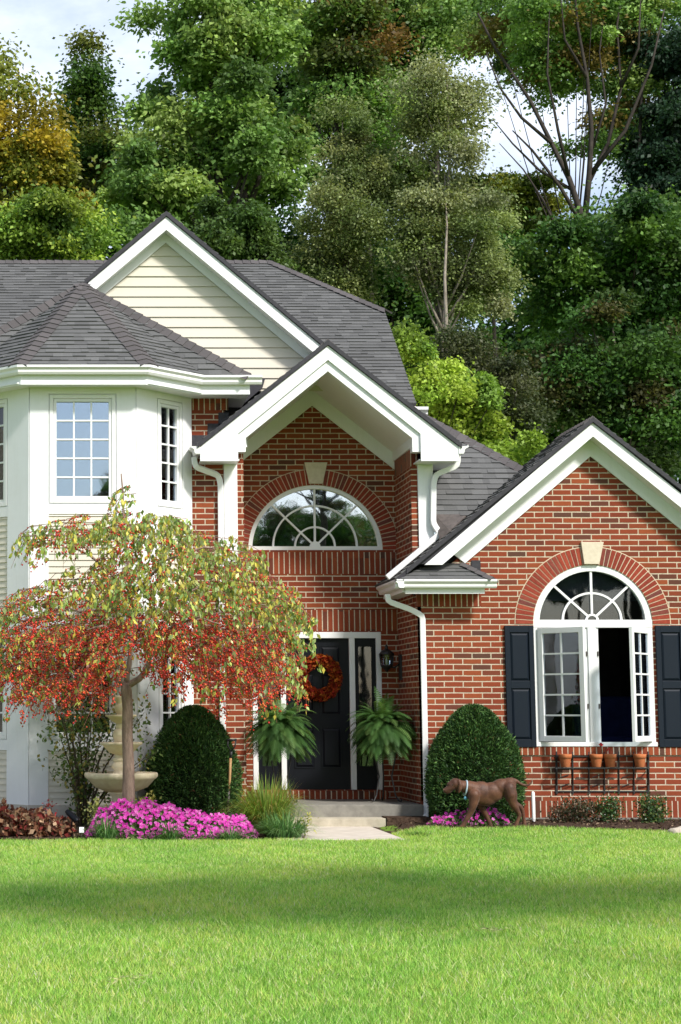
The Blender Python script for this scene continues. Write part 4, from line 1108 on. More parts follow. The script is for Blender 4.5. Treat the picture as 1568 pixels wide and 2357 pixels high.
tree('elm_tree', 'thin airy crown behind the forked dark limbs at upper right', 56, [(1480, 330, 120, 150, .9), (1290, 80, 170, 110, .9), (1500, 140, 130, 170, 1), (1150, 60, 100, 110, .8)], [(.07, .14, .035), (.09, .17, .045), (.05, .11, .03)], 14000, .15, .7, seed=26, group=W, gap=.3, limbs=18)
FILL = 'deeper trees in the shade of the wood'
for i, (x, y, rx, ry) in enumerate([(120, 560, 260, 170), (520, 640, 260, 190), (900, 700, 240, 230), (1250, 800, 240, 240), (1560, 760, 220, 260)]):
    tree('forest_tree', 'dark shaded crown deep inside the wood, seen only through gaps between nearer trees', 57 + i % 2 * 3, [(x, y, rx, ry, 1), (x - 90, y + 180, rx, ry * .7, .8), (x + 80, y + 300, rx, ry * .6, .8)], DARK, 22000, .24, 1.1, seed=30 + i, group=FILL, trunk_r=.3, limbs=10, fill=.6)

# trees across the street, seen as reflections in the window glass
def dup(root, loc, rz=0, sc=1.0):
    r = root.copy(); COL.objects.link(r); r.location = loc; r.rotation_euler = (0, 0, rz); r.scale = (sc,) * 3
    for ch in list(root.children):
        k = ch.copy(); COL.objects.link(k); k.parent = r
    return r
src = {o.get('label', '')[:12]: o for o in bpy.data.objects if o.type == 'EMPTY'}
big, oak, broad, low = src['big dark gre'], src['tall mid gre'], src['broad dark m'], src['shaded green']
MIR = 'trees mirrored in the window glass'
for i, (o, x, y, rz, s) in enumerate([(big, 9, -40, .6, .58), (broad, 14.5, -38, 1.7, .86), (low, 11.5, -33, 2.9, 1.18), (oak, 20, -42, 2.2, .55), (broad, 27, -39, .3, .9), (oak, 2.5, -46, 4.0, .60), (big, 33, -44, 3.0, .6), (low, 21, -35, .5, 1.12), (low, 25.5, -34.5, 2.5, 1.15), (low, 23.5, -37, 4.5, 1.2), (low, 22.5, -31.5, 3.3, 1.02), (low, 28, -35, 5.3, 1.15), (low, 18.5, -34, 2.0, 1.1), (low, 15, -36, 1.3, .95), (low, 9, -39, 4.3, 1.1)]):
    r = dup(o, (x, y, 0), rz, s); tag(r, 'tree across the lawn from the house, mirrored in the window glass', 'tree', MIR)

for x, y, rz, s in ((8.6, 7.4, .4, .80), (13.4, 6.6, 2.0, .82), (6.4, 7.2, 3.1, .76)):
    r = dup(broad, (x, y, 0), rz, s); tag(r, 'tree on the lawn outside the photo, shading strips of the grass', 'tree', 'trees shading the lawn')

# ---------------- weeping crabapple
TY = 22.6
CR = empty('crabapple_tree', (P(297, 1845, TY).x, TY, 0), 'weeping crabapple with red berries and yellowing leaves on a single bare trunk', 'tree')
rng = np.random.default_rng(21); random.seed(21)
mb = MB()
T = lambda x, y, dy=0: P(x, y, TY + dy)
tr = [Vector((T(296, 1840).x, TY, -.05)), T(296, 1830), T(296, 1760), T(293, 1690), T(294, 1630), T(291, 1590), T(289, 1572)]
mb.tube(tr, [.092, .078, .070, .066, .064, .068, .06], 12)
limbs = [([(289, 1578, 0), (272, 1556, 0), (268, 1535, .05), (285, 1508, .1), (300, 1470, .2)], .042), ([(291, 1580, 0), (322, 1562, 0), (340, 1538, -.05), (345, 1500, -.1), (380, 1460, -.15), (440, 1430, -.2)], .047),
         ([(291, 1576, 0), (298, 1530, .05), (310, 1450, .1), (300, 1360, .15), (290, 1260, .1), (284, 1180, .05), (279, 1090, 0)], .036), ([(345, 1500, -.1), (420, 1498, -.3), (500, 1470, -.5), (600, 1440, -.6)], .026),
         ([(268, 1535, 0), (220, 1500, -.2), (150, 1490, -.4), (70, 1510, -.5)], .028), ([(300, 1470, .2), (240, 1420, .5), (160, 1400, .6), (80, 1430, .6)], .022), ([(310, 1450, .1), (400, 1380, .5), (500, 1330, .6), (600, 1330, .7)], .022),
         ([(300, 1360, .15), (210, 1280, 0), (120, 1230, -.2), (50, 1235, -.2)], .02), ([(298, 1380, .15), (380, 1290, -.3), (470, 1260, -.5), (560, 1270, -.4)], .02), ([(380, 1460, -.15), (470, 1420, .2), (580, 1390, .3), (690, 1400, .2)], .022),
         ([(345, 1500, -.1), (300, 1470, -.6), (240, 1440, -1.0), (200, 1450, -1.2)], .022), ([(345, 1490, -.1), (400, 1440, -.8), (460, 1420, -1.2), (520, 1440, -1.4)], .022)]
for pts, r in limbs:
    q = [T(*p) for p in pts]; qq = []
    for i in range(len(q) - 1): qq += [q[i], q[i].lerp(q[i + 1], .5) + Vector((random.uniform(-.015, .015),) * 3)]
    qq.append(q[-1]); k = len(qq)
    mb.tube(qq, [r * (1 - .75 * i / (k - 1)) for i in range(k)], 7)
mb.build('trunk', M['crabbark'], CR)
# lumps of crown (photo px): x, y, rx, ry, count, leafiness
LUMPS = [(120, 1225, 75, 28, 20, .75), (200, 1215, 60, 35, 16, .4), (300, 1205, 85, 30, 30, .9), (395, 1205, 45, 28, 14, .95), (330, 1275, 110, 55, 44, .8), (470, 1260, 60, 32, 20, .95), (545, 1285, 60, 45, 22, .97),
         (200, 1345, 90, 45, 30, .72), (330, 1355, 120, 55, 60, .95), (470, 1355, 110, 55, 52, .93), (590, 1365, 80, 50, 34, .85), (655, 1400, 45, 42, 20, .8), (60, 1395, 60, 40, 18, .35), (110, 1360, 50, 25, 10, .5),
         (20, 1440, 40, 60, 16, .7), (100, 1460, 90, 45, 40, .12), (210, 1450, 100, 50, 52, .15), (330, 1450, 110, 40, 56, .12), (450, 1450, 110, 45, 58, .12), (570, 1460, 100, 50, 50, .15), (635, 1490, 45, 55, 22, .35), (680, 1450, 20, 50, 9, .9),
         (60, 1530, 60, 45, 26, .10), (150, 1540, 90, 45, 38, .05), (240, 1530, 60, 35, 16, .06), (420, 1520, 80, 38, 26, .08), (520, 1530, 80, 45, 34, .06), (605, 1540, 60, 42, 26, .08), (100, 1580, 60, 25, 14, .03), (210, 1590, 50, 18, 8, .03), (540, 1580, 90, 22, 12, .08), (10, 1510, 30, 50, 8, .75), (280, 1150, 10, 30, 4, 1), (668, 1545, 12, 40, 5, .95)]
tw = MB(); LC, LA_, LL, BC = [], [], [], []; LCOL = []
for (x, y, rx, ry, cnt, leafy) in LUMPS:
    leafy0 = leafy * .9 if leafy > .5 else leafy + .02
    for k in range(int(cnt * (1.55 if leafy > .3 else 2.1))):
        leafy = min(1, max(0, leafy0 + random.gauss(0, .24 if leafy0 > .3 else .12)))
        a = random.uniform(0, 2 * math.pi); r = math.sqrt(random.random())
        px, py = x + rx * r * math.cos(a), y + ry * r * math.sin(a)
        ex = (px - 350) / 400; ey = (py - 1600) / 450
        dep = math.sqrt(max(.06, 1 - ex * ex - ey * ey * .8)) * 1.75
        dy = random.uniform(-1, 1); dy = math.copysign(abs(dy) ** .7, dy) * dep
        dy = min(dy, 1.15)
        p = T(px, py, dy)
        out = Vector((p.x - 1.1, p.y - TY, 0)); out = out.normalized() if out.length > .1 else Vector((1, 0, 0))
        L = random.uniform(.18, .42) * (1.1 if leafy < .3 else 1)
        q = [p - out * L * .55 + Vector((0, 0, .02)), p, p + out * L * .35 + Vector((random.uniform(-.05, .05), random.uniform(-.05, .05), -L * .3)), p + out * L * .5 + Vector((random.uniform(-.08, .08), 0, -L * .85))]
        tw.tube(q, [.0055, .0045, .0035, .002], 3, cap=False)
        m = 13
        for j in range(m):
            f = random.random() * 2.999; s = int(f); c = q[s].lerp(q[s + 1], f - s)
            if random.random() < leafy:
                for _ in range(2 if random.random() < .55 else 1):
                    LC.append(c + Vector((random.uniform(-.03, .03), random.uniform(-.03, .03), random.uniform(-.06, .0)))); LA_.append((random.gauss(0, .45), random.gauss(0, .45), -1.0)); LL.append(random.uniform(.055, .10))
                    LCOL.append(random.choice([(0.372, 0.448, 0.091), (0.263, 0.381, 0.101), (0.481, 0.493, 0.121), (0.186, 0.302, 0.081), (0.656, 0.561, 0.101), (0.285, 0.358, 0.141)]))
            elif random.random() < .16:
                LC.append(c); LA_.append((random.gauss(0, .5), random.gauss(0, .5), -.8)); LL.append(random.uniform(.03, .06)); LCOL.append(random.choice([(.33, .26, .03), (.28, .09, .03), (.16, .17, .04)]))
            else:
                for _ in range(random.choice((1, 2, 3))):
                    BC.append(c + Vector((random.uniform(-.03, .03), random.uniform(-.03, .03), random.uniform(-.07, .0))))
tw.build('twigs', M['twig'], CR)
c = np.array([tuple(v) for v in LC]); V, F_ = leaf_arrays(c, nrmv(np.array(LA_)), np.array(LL), np.array(LL) * .5, .1, rng)
cols = np.array(LCOL) * rng.uniform(.75, 1.25, (len(c), 1)); mesh_np('leaves', V, F_, M['waxleaf'], CR, rep(cols, 4))
def octas(C_, r):
    C_ = np.asarray(C_); n = len(C_); d = np.array([(1, 0, 0), (-1, 0, 0), (0, 1, 0), (0, -1, 0), (0, 0, 1.15), (0, 0, -1.15)], float)
    V = (C_[:, None, :] + d[None] * np.asarray(r).reshape(-1, 1, 1)).reshape(-1, 3)
    f = np.array([(0, 2, 4), (2, 1, 4), (1, 3, 4), (3, 0, 4), (2, 0, 5), (1, 2, 5), (3, 1, 5), (0, 3, 5)])
    return V, (f[None] + (np.arange(n) * 6)[:, None, None]).reshape(-1, 3)
BC = np.array([tuple(v) for v in BC]); V, F_ = octas(BC, rng.uniform(.008, .0155, len(BC)))
mesh_np('berries', V, F_, M['berry'], CR, rep(pick([(.66, .040, .022), (.74, .075, .03), (.52, .03, .03), (.60, .16, .04)], len(BC), rng), 6), True)

# ---------------- clipped yews
def yew(label, x, ytop, ybot, wpx, Y, dep, seed):
    rng = np.random.default_rng(seed); c = P(x, ybot, Y); g = float(gz(c.x, Y)); H = P(x, ytop, Y).z - g; R = wpx * .475 / PXM(Y)
    root = empty('clipped_yew', (c.x, Y, g), label, 'shrub', 'clipped yew domes by the entry')
    n = 34000
    h = rng.random(n) ** .85; a = rng.uniform(0, 2 * np.pi, n)
    prof = lambda h: np.where(h < .27, .88 + .12 * np.sin(h / .27 * np.pi / 2), np.sqrt(np.maximum(0, 1 - (np.maximum(h - .27, 0) / .73) ** 1.55)))
    lump = 1 + .045 * np.sin(a * 4 + h * 7 + seed) + .03 * np.sin(a * 6 - h * 11 + seed * 2) + .035 * np.sin(a * 8 - h * 13) + .02 * np.sin(a * 23 + h * 41) + rng.normal(0, .016, n)
    inn = rng.random(n) ** 2.2 * .16
    rr = prof(h) * lump * (1 - inn)
    rr = rr * np.where(rng.random(n) < .035, rng.uniform(1.0, 1.10, n), 1.0)
    pos = np.stack([c.x + R * rr * np.cos(a), Y + dep * rr * np.sin(a), g + H * h * (1 - inn * .3)], 1)
    o = nrmv(np.stack([np.cos(a), np.sin(a), (h - .25) * 1.6], 1))
    ax = nrmv(o + rng.normal(0, .55, (n, 3)) + [0, 0, .25])
    V, F_ = leaf_arrays(pos, ax, rng.uniform(.035, .07, n), rng.uniform(.010, .020, n), .1, rng)
    cols = pick([(.03, .078, .02), (.05, .115, .026), (.08, .15, .036), (.022, .055, .016)], n, rng, .25)
    br = rng.random(n) < .012; cols[br] = (.14, .07, .03)
    mesh_np('foliage', V, F_, M['needle'], root, rep(cols, 4))
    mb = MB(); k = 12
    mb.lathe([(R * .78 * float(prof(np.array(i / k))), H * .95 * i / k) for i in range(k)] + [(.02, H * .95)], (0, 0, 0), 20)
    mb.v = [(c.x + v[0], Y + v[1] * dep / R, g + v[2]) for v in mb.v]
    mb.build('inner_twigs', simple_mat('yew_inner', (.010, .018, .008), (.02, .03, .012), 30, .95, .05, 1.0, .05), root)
    mb = MB(); mb.tube([(c.x, Y, g - .05), (c.x + .01, Y, g + .3)], [.06, .05], 8); mb.build('stem', M['stem'], root)
yew('dense dark green clipped yew dome behind the pink flowers, left of the porch', 447, 1624, 1875, 226, 24.15, .56, 41)
yew('dense dark green clipped yew dome against the wing wall behind the dog', 1096, 1622, 1890, 236, 24.45, .48, 42)

# ---------------- grasses, ferns, shrubs
def blades(name, label, cat, x, y, Y, spread, H, n, pal, seed, width=.012, arch=.7, group=None, squash=1.0, base_r=.10):
    rng = np.random.default_rng(seed); c = P(x, y, Y); g = float(gz(c.x, Y))
    root = empty(name, (c.x, Y, g), label, cat, group); S = 5
    a = rng.uniform(0, 2 * np.pi, n); L = H * rng.uniform(.6, 1.2, n); out = spread * rng.uniform(.15, 1.0, n)
    d = np.stack([np.cos(a), np.sin(a) * squash, np.zeros(n)], 1); sd = np.stack([-np.sin(a), np.cos(a), np.zeros(n)], 1)
    b = np.array([c.x, Y, g - .01]) + d * (rng.random((n, 1)) ** .5) * base_r
    V = []
    for i in range(S + 1):
        t = i / S; w = width * (1 - t) ** .7 * np.minimum(1, .5 + t * 2)
        z = L * (t - arch * t ** 2.6 * (out / max(spread, 1e-6)))
        p = b + d * (out * t ** 1.5)[:, None] + np.stack([np.zeros(n), np.zeros(n), z], 1)
        V += [p - sd * (w / 2), p + sd * (w / 2)]
    V = np.stack(V, 1).reshape(-1, 3); k = 2 * (S + 1)
    f = np.array([(2 * i, 2 * i + 1, 2 * i + 3, 2 * i + 2) for i in range(S)])
    F_ = (f[None] + (np.arange(n) * k)[:, None, None]).reshape(-1, 4)
    mesh_np('blades', V, F_, M['grass'], root, rep(pick(pal, n, rng), k))
    return root
LIR = [(0.097, 0.227, 0.065), (0.13, 0.281, 0.086), (0.076, 0.173, 0.054), (0.238, 0.367, 0.151)]
blades('daylily_clump', 'big clump of arching yellow green daylily leaves left of the porch steps', 'plant', 615, 1880, 23.1, .62, .80, 1300, [(.17, .29, .04), (.24, .36, .06), (.33, .38, .09), (.13, .22, .04), (.38, .27, .08), (.20, .31, .05)], 51, .014, .8, base_r=.22)
LG = 'dark green lilyturf tufts along the flower bed'
blades('lilyturf', 'wide dark green lilyturf at the corner of the walk below the daylilies', 'plant', 655, 1925, 22.35, .46, .42, 620, LIR, 52, .013, .85, LG, base_r=.2)
blades('lilyturf', 'spiky lilyturf tuft at the left end of the pink flowers beside the white tag', 'plant', 246, 1932, 22.08, .36, .36, 340, LIR, 53, .011, .85, LG)
blades('lilyturf', 'lilyturf tuft in front of the middle of the pink flower bed', 'plant', 392, 1934, 22.02, .32, .29, 300, LIR, 54, .011, .85, LG)
blades('lilyturf', 'low lilyturf tuft at the right front of the pink flower bed', 'plant', 530, 1933, 22.02, .30, .24, 260, LIR, 55, .011, .85, LG)
blades('grass_tuft', 'small soft tuft of uncut grass right of the walk', 'grass tuft', 963, 1922, 22.7, .12, .09, 260, [(.10, .19, .03), (.07, .15, .03)], 56, .007, .5, base_r=.13)

def shrub(name, label, cat, x, Y, lobes, n, leaf, pal, seed, stems=8, stem_r=.008, group=None, dep=.3, mat='waxleaf', up=.3, stemy=True):
    """small leafy shrub: stems from one root to leaf lobes measured in photo px"""
    rng = np.random.default_rng(seed); random.seed(seed); c = P(x, 1880, Y); g = float(gz(c.x, Y))
    root = empty(name, (c.x, Y, g), label, cat, group); k = 1 / PXM(Y)
    L = [(P(a, b, Y), rx * k, rz * k) for a, b, rx, rz in lobes]; wt = np.array([l[1] * l[2] for l in L]); wt /= wt.sum()
    mb = MB(); tips = []
    for i in range(stems):
        l = L[rng.choice(len(L), p=wt)]
        t = l[0] + Vector((random.uniform(-.8, .8) * l[1], random.uniform(-.8, .8) * dep, random.uniform(-.3, 1.0) * l[2]))
        b = Vector((c.x + random.uniform(-.06, .06), Y + random.uniform(-.05, .05), g - .02)); m = b.lerp(t, .5) + Vector((-(t.x - b.x) * .12, 0, .06))
        tips.append((b, m, t)); mb.tube([b, b.lerp(m, .6), m, m.lerp(t, .6), t], [stem_r, stem_r * .9, stem_r * .75, stem_r * .5, stem_r * .25], 4)
    mb.build('stems', M['stem'], root)
    cs = []
    for i in range(n):
        if stemy and random.random() < .65:
            b, m, t = random.choice(tips); f = random.uniform(.25, 1.05)
            p = (m.lerp(t, (f - .5) * 2) if f > .5 else b.lerp(m, f * 2)) + Vector((random.gauss(0, .07), random.gauss(0, .07), random.gauss(0, .05)))
        else:
            l = L[rng.choice(len(L), p=wt)]; d = rng.normal(size=3); d /= np.linalg.norm(d); r = random.random() ** .4
            p = l[0] + Vector((d[0] * l[1] * r, d[1] * dep * r, d[2] * l[2] * r))
        cs.append((p.x, p.y, max(p.z, g + .02)))
    cs = np.array(cs); ax = nrmv(rng.normal(0, .7, (n, 3)) + [0, 0, up])
    S = leaf * rng.uniform(.65, 1.3, n); V, F_ = leaf_arrays(cs, ax, S, S * .6, .12, rng)
    mesh_np('leaves', V, F_, M[mat], root, rep(pick(pal, n, rng), 4))
    return root
shrub('burning_bush', 'thin many stemmed shrub with sparse green leaves in front of the bay window', 'shrub', 190, 23.75, [(180, 1650, 90, 60), (130, 1720, 50, 70), (220, 1680, 80, 80), (320, 1650, 40, 60), (340, 1720, 30, 60), (170, 1780, 60, 40)], 2000, .06, [(.10, .17, .04), (.14, .21, .055), (.07, .12, .03), (.26, .22, .05)], 61, 26, .011, dep=.32, up=-.3)
shrub('spirea', 'bronze tipped spirea shrub left of the two by the wing wall', 'shrub', 1318, 24.45, [(1318, 1868, 52, 30), (1290, 1878, 30, 22), (1355, 1868, 34, 28)], 2400, .035, [(.06, .06, .03), (.11, .065, .04), (.04, .06, .025), (.15, .10, .06)], 62, 20, .004, dep=.22)
shrub('spirea', 'small bright green shrub touching the bronze spirea', 'shrub', 1398, 24.4, [(1400, 1866, 28, 32), (1385, 1880, 22, 18), (1412, 1848, 12, 14)], 1300, .034, [(.045, .10, .025), (.065, .13, .03), (.03, .07, .02)], 63, 14, .004, dep=.16)
shrub('young_holly', 'upright green shrub with yellowish tips below the right end of the pot rack', 'shrub', 1503, 24.35, [(1500, 1870, 36, 26), (1485, 1845, 16, 16), (1520, 1842, 16, 16), (1500, 1888, 28, 14)], 1500, .038, [(.03, .075, .025), (.045, .10, .03), (.13, .18, .04)], 64, 16, .004, dep=.2)
shrub('euonymus', 'yellow variegated euonymus sprig at the foot of the crabapple trunk', 'shrub', 330, 22.75, [(325, 1850, 32, 22), (350, 1835, 10, 18), (300, 1860, 18, 12)], 420, .042, [(.36, .33, .07), (.22, .25, .05), (.45, .40, .12)], 65, 10, .004, dep=.14)
shrub('euonymus', 'yellow variegated euonymus sprig behind the left end of the pink flowers', 'shrub', 218, 22.75, [(216, 1862, 16, 20), (222, 1845, 8, 10)], 200, .042, [(.32, .33, .08), (.20, .25, .05), (.42, .40, .15)], 66, 7, .004, dep=.12)
shrub('euonymus', 'thin yellow sprig growing beside the walk at the daylilies', 'shrub', 706, 22.5, [(706, 1905, 10, 26), (710, 1880, 6, 12)], 90, .035, [(.42, .38, .07), (.30, .30, .06)], 67, 5, .003, dep=.08)
# withered peony bed
shrub('withered_peony', 'withered brown and reddish peony mound at the left edge of the bed', 'plant', 60, 22.75, [(60, 1895, 80, 36), (-30, 1880, 70, 45), (120, 1912, 50, 26), (20, 1905, 90, 30), (150, 1905, 24, 24)], 3000, .085, [(.22, .10, .055), (.16, .06, .035), (.32, .19, .11), (.10, .04, .03), (.40, .27, .17), (.20, .035, .03)], 68, 40, .005, dep=.38, mat='dry', stemy=False, up=0)
shrub('red_sprig', 'little red leaved sprig sticking out of the withered peonies', 'plant', 118, 22.9, [(112, 1848, 14, 10), (106, 1862, 8, 12)], 60, .035, [(.50, .03, .03), (.35, .05, .03)], 69, 6, .003, dep=.05)

def impatiens(label, x0, x1, top, bot, Y, dep, nfl, nlf, seed, prof):
    """mound of leaves dotted with five-petalled flowers"""
    rng = np.random.default_rng(seed); xc = (x0 + x1) / 2; c = P(xc, bot, Y); g = float(gz(c.x, Y)); k = 1 / PXM(Y)
    root = empty('impatiens', (c.x, Y, g), label, 'flowers'); hw = (x1 - x0) / 2 * k; H = P(xc, top, Y).z - g
    def pts(n, lo, hi):
        u = rng.uniform(-1, 1, n); th = rng.uniform(.04, 2.3, n); w = np.sqrt(1 - .92 * u * u); v = -np.cos(th)
        hh = H * prof(u) * np.sin(th) * np.minimum(1, (1.02 - np.abs(u)) * 6) * rng.uniform(lo, hi, n) * (1 + .16 * np.sin(u * 17 + v * 5) * np.sin(v * 9 - u * 6))
        return np.stack([c.x + u * hw, Y + v * w * dep, g + .015 + hh], 1), u, v
    p, u, v = pts(nlf, .3, .97); n = len(p)
    ax = nrmv(rng.normal(0, .7, (n, 3)) + [0, -.4, .1]); S = rng.uniform(.035, .065, n); V, F_ = leaf_arrays(p, ax, S, S * .55, .1, rng)
    mesh_np('leaves', V, F_, M['waxleaf'], root, rep(pick([(.08, .14, .035), (.12, .18, .05), (.05, .10, .03), (.22, .26, .10)], n, rng), 4))
    p, u, v = pts(nfl, .92, 1.1); n = len(p)
    nn = nrmv(np.stack([u * .3, -.75 + v * .4, np.full(n, .75)], 1) + rng.normal(0, .35, (n, 3)))
    r = rng.normal(size=(n, 3)); s = nrmv(np.cross(nn, r)); t = np.cross(nn, s); R = rng.uniform(.019, .029, n)[:, None]
    V = [p - nn * .004]
    for j in range(10):
        a = 2 * np.pi * j / 10; q = 1.0 if j % 2 == 0 else .62
        V.append(p + (s * math.cos(a) + t * math.sin(a)) * R * q + nn * (.004 if j % 2 == 0 else 0))
    V = np.stack(V, 1).reshape(-1, 3); f = np.array([(0, j + 1, (j + 1) % 10 + 1) for j in range(10)])
    F_ = (f[None] + (np.arange(n) * 11)[:, None, None]).reshape(-1, 3)
    cols = pick([(.70, .05, .46), (.78, .09, .56), (.58, .03, .36), (.82, .25, .62), (.74, .12, .50)], n, rng, .1); cc = rep(cols, 11).reshape(n, 11, 3); cc[:, 0] *= [.55, .4, .6]
    mesh_np('blossoms', V, F_, M['petal'], root, cc.reshape(-1, 3))
impatiens('wide mound of magenta impatiens in front of the crabapple and fountain', 200, 590, 1852, 1930, 22.48, .5, 1500, 6500, 71, lambda u: .78 + .22 * np.sin((u + 1) * 2.6 + .3) * (u > -2) - .25 * (u < -.7))
impatiens('small patch of magenta impatiens behind the dog under the right yew', 985, 1172, 1862, 1900, 23.90, .17, 170, 1500, 72, lambda u: .35 + .55 * np.clip((u + 1) / 1.1, 0, 1) * (u < .75) + .2 * (u >= .75))

# ---------------- ferns on iron stands
def fern(label, slabel, x, ytop, Y, seed, legs):
    rng = np.random.default_rng(seed); random.seed(seed)
    c = P(x, 1690, Y); zp = P(x, 1672, Y).z; fl = FLZ
    st = empty('plant_stand', (c.x, Y, fl), slabel, 'plant stand', 'iron plant stands beside the door')
    mb = MB(); zt = zp - .26
    for k in range(24):
        a, b = 2 * math.pi * k / 24, 2 * math.pi * (k + 1) / 24
        mb.bar((c.x + .17 * math.cos(a), Y + .17 * math.sin(a), zt), (c.x + .17 * math.cos(b), Y + .17 * math.sin(b), zt), .014, .014)
    mb.build('ring', M['iron'], st)
    for a in (-2.6, -.55, 1.57):
        d = Vector((math.cos(a), math.sin(a), 0)); o = Vector((c.x, Y, 0)); mb = MB()
        mb.tube([o + d * .17 + Vector((0, 0, zt)), o + d * .15 + Vector((0, 0, zt - .2)), o + d * .10 + Vector((0, 0, fl + .35)), o + d * .15 + Vector((0, 0, fl + .1)), o + d * .20 + Vector((0, 0, fl + .02)), o + d * .23 + Vector((0, 0, fl + .02)), o + d * .235 + Vector((0, 0, fl + .05))], .011, 6)
        mb.build('leg', M['iron'], st)
    root = empty('potted_fern', (c.x, Y, zt), label, 'fern', 'ferns beside the door')
    mb = MB(); mb.lathe([(.10, -.02), (.13, .1), (.155, .2), (.165, .2), (.165, .235), (.13, .235), (.12, .21)], (c.x, Y, zt), 20); mb.build('pot', M['iron'], root)
    V, Fc, Cc = [], [], []
    NF = 340
    for i in range(NF):
        a = rng.uniform(0, 2 * np.pi); el = rng.uniform(-.75, 1.2) if i > 30 else rng.uniform(1.1, 1.5); L = rng.uniform(.34, .62)
        d = np.array([math.cos(a), math.sin(a) * .9, 0]); p0 = np.array([c.x, Y, zt + .22]) + d * rng.uniform(0, .08)
        v = d * math.cos(el) + np.array([0, 0, math.sin(el)]); n = 22; step = L / n; p = p0.copy(); sd = np.array([-d[1], d[0], 0])
        shade = rng.uniform(.7, 1.3); g = [(.06, .14, .035), (.085, .18, .045), (.05, .115, .03), (.12, .21, .055)][rng.integers(4)]
        for j in range(n):
            p = p + v * step; v = v + np.array([0, 0, -.062 - .05 * math.sin(el)]); v /= np.linalg.norm(v)
            t = j / n; w = .085 * math.sin(math.pi * min(1, t * .9 + .14)) ** .7 + .004
            for s in (-1, 1):
                u = sd * s + v * .45 + np.array([0, 0, -.25]); u /= np.linalg.norm(u); q = p + u * w * rng.uniform(.85, 1.1)
                b = len(V); V += [p - v * step * .36, q - v * step * .04, q + v * step * .2, p + v * step * .36]; Fc.append((b, b + 1, b + 2, b + 3))
                Cc += [tuple(x * shade for x in g)] * 4
    mesh_np('fronds', np.array(V), np.array(Fc), M['leaf'], root, np.array(Cc))
fern('lush Boston fern left of the front door, against the left sidelight', 'black iron stand carrying the left fern', 645, 1612, 25.25, 81, 0)
fern('lush Boston fern right of the front door, beside the brick recess wall', 'black iron stand carrying the right fern', 884, 1605, 25.45, 82, 0)
# ================================================================== GROUND
def edge(X):
    X = np.asarray(X, float)
    e = np.interp(X, [-9, 2.75, 2.9, 3.985, 4.0, 4.2, 4.45, 5.2, 5.8, 6.6, 7.6, 8.6, 12], [22.0, 21.95, 21.95, 21.95, 23.1, 23.45, 23.55, 23.58, 23.58, 23.45, 23.15, 22.9, 22.8])
    return e + .03 * np.sin(X * 3.1) + .02 * np.sin(X * 7.3)
def axis(lo, a, b, hi, fine):
    return np.unique(np.concatenate([-np.geomspace(1, 1 - lo + a, 14)[::-1] + 1 + a, np.arange(a, b + 1e-6, fine), np.geomspace(1, 1 + hi - b, 14) - 1 + b]))
def sheet(name, xs, ys, zf, mat, keep=None):
    Xg, Yg = np.meshgrid(xs, ys, indexing='ij'); V = np.stack([Xg, Yg, zf(Xg, Yg)], -1).reshape(-1, 3); n, m = len(xs), len(ys)
    I = np.arange(n * m).reshape(n, m); F_ = np.stack([I[:-1, :-1], I[1:, :-1], I[1:, 1:], I[:-1, 1:]], -1).reshape(-1, 4)
    if keep is not None:
        c = V[F_].mean(1); F_ = F_[keep(c[:, 0], c[:, 1])]
    return mesh_np(name, V, F_, mat, None, None, True)
t = NT('lawn_ground'); co_ = t.obj()
c_ = t.ramp(t.noise(1.3, 4, vec=co_), [(.3, (.10, .19, .025)), (.7, (.17, .27, .04))])
M['lawn'] = t.done(t.bsdf(c_, .95, .1, t.bump(t.noise(40, 3, vec=co_), .6, .02)))
o = sheet('ground', axis(-400, -8, 14, 400, .4), axis(-400, -4, 30, 600, .4), lambda x, y: gz(x, y), M['lawn']); tag(o, 'wide lawn ground under and around the house', None, None, 'structure')
o = sheet('mulch_bed', np.arange(-7, 11, .1), np.arange(21.5, 25.4, .1), lambda x, y: gz(x, y) + .012 + .012 * np.sin(x * 9 + y * 7) * np.sin(x * 5.3 - y * 11), M['soil'], lambda x, y: (y > edge(x)) & ~((x > 2.85) & (x < 3.95)))
tag(o, 'dark brown mulch beds along the house front', None, None, 'structure')
mb = MB(); wx = XZ(950, 1920, 23)[0]; mb.box(2.5, 3.98, 21.95, 24.45, -.1, .022); o = mb.build('path', M['walk'], None, .01); tag(o, 'pale concrete walk leading to the porch step', None, None, 'structure')
mb = MB(); mb.box(XZ(891, 1895, 24.4)[0], XC, 24.40, 24.9, -.1, .14); o = mb.build('soil_bank', M['soil']); tag(o, 'strip of brown soil between the porch step and downspout', None, None, 'structure')
# mulch chips and fallen leaves
rng = np.random.default_rng(91); n = 7000
x = rng.uniform(-2.5, 9, n); y = rng.uniform(21.9, 25.1, n); ok = (y > edge(x) - .02) & ~((x > 2.85) & (x < 4.1)); x, y = x[ok], y[ok]; n = len(x)
c = np.stack([x, y, gz(x, y) + rng.uniform(.012, .04, n)], 1); ax = nrmv(rng.normal(0, 1, (n, 3)) * [1, 1, .35]); S = rng.uniform(.02, .06, n)
V, F_ = leaf_arrays(c, ax, S, S * .45, .2, rng)
o = mesh_np('mulch_chips', V, F_, M['dry'], None, rep(pick([(.07, .04, .025), (.045, .025, .018), (.12, .075, .05), (.24, .17, .11), (.03, .02, .015)], n, rng), 4)); tag(o, 'bark chips and fallen leaves on the beds', 'mulch', None, 'stuff')
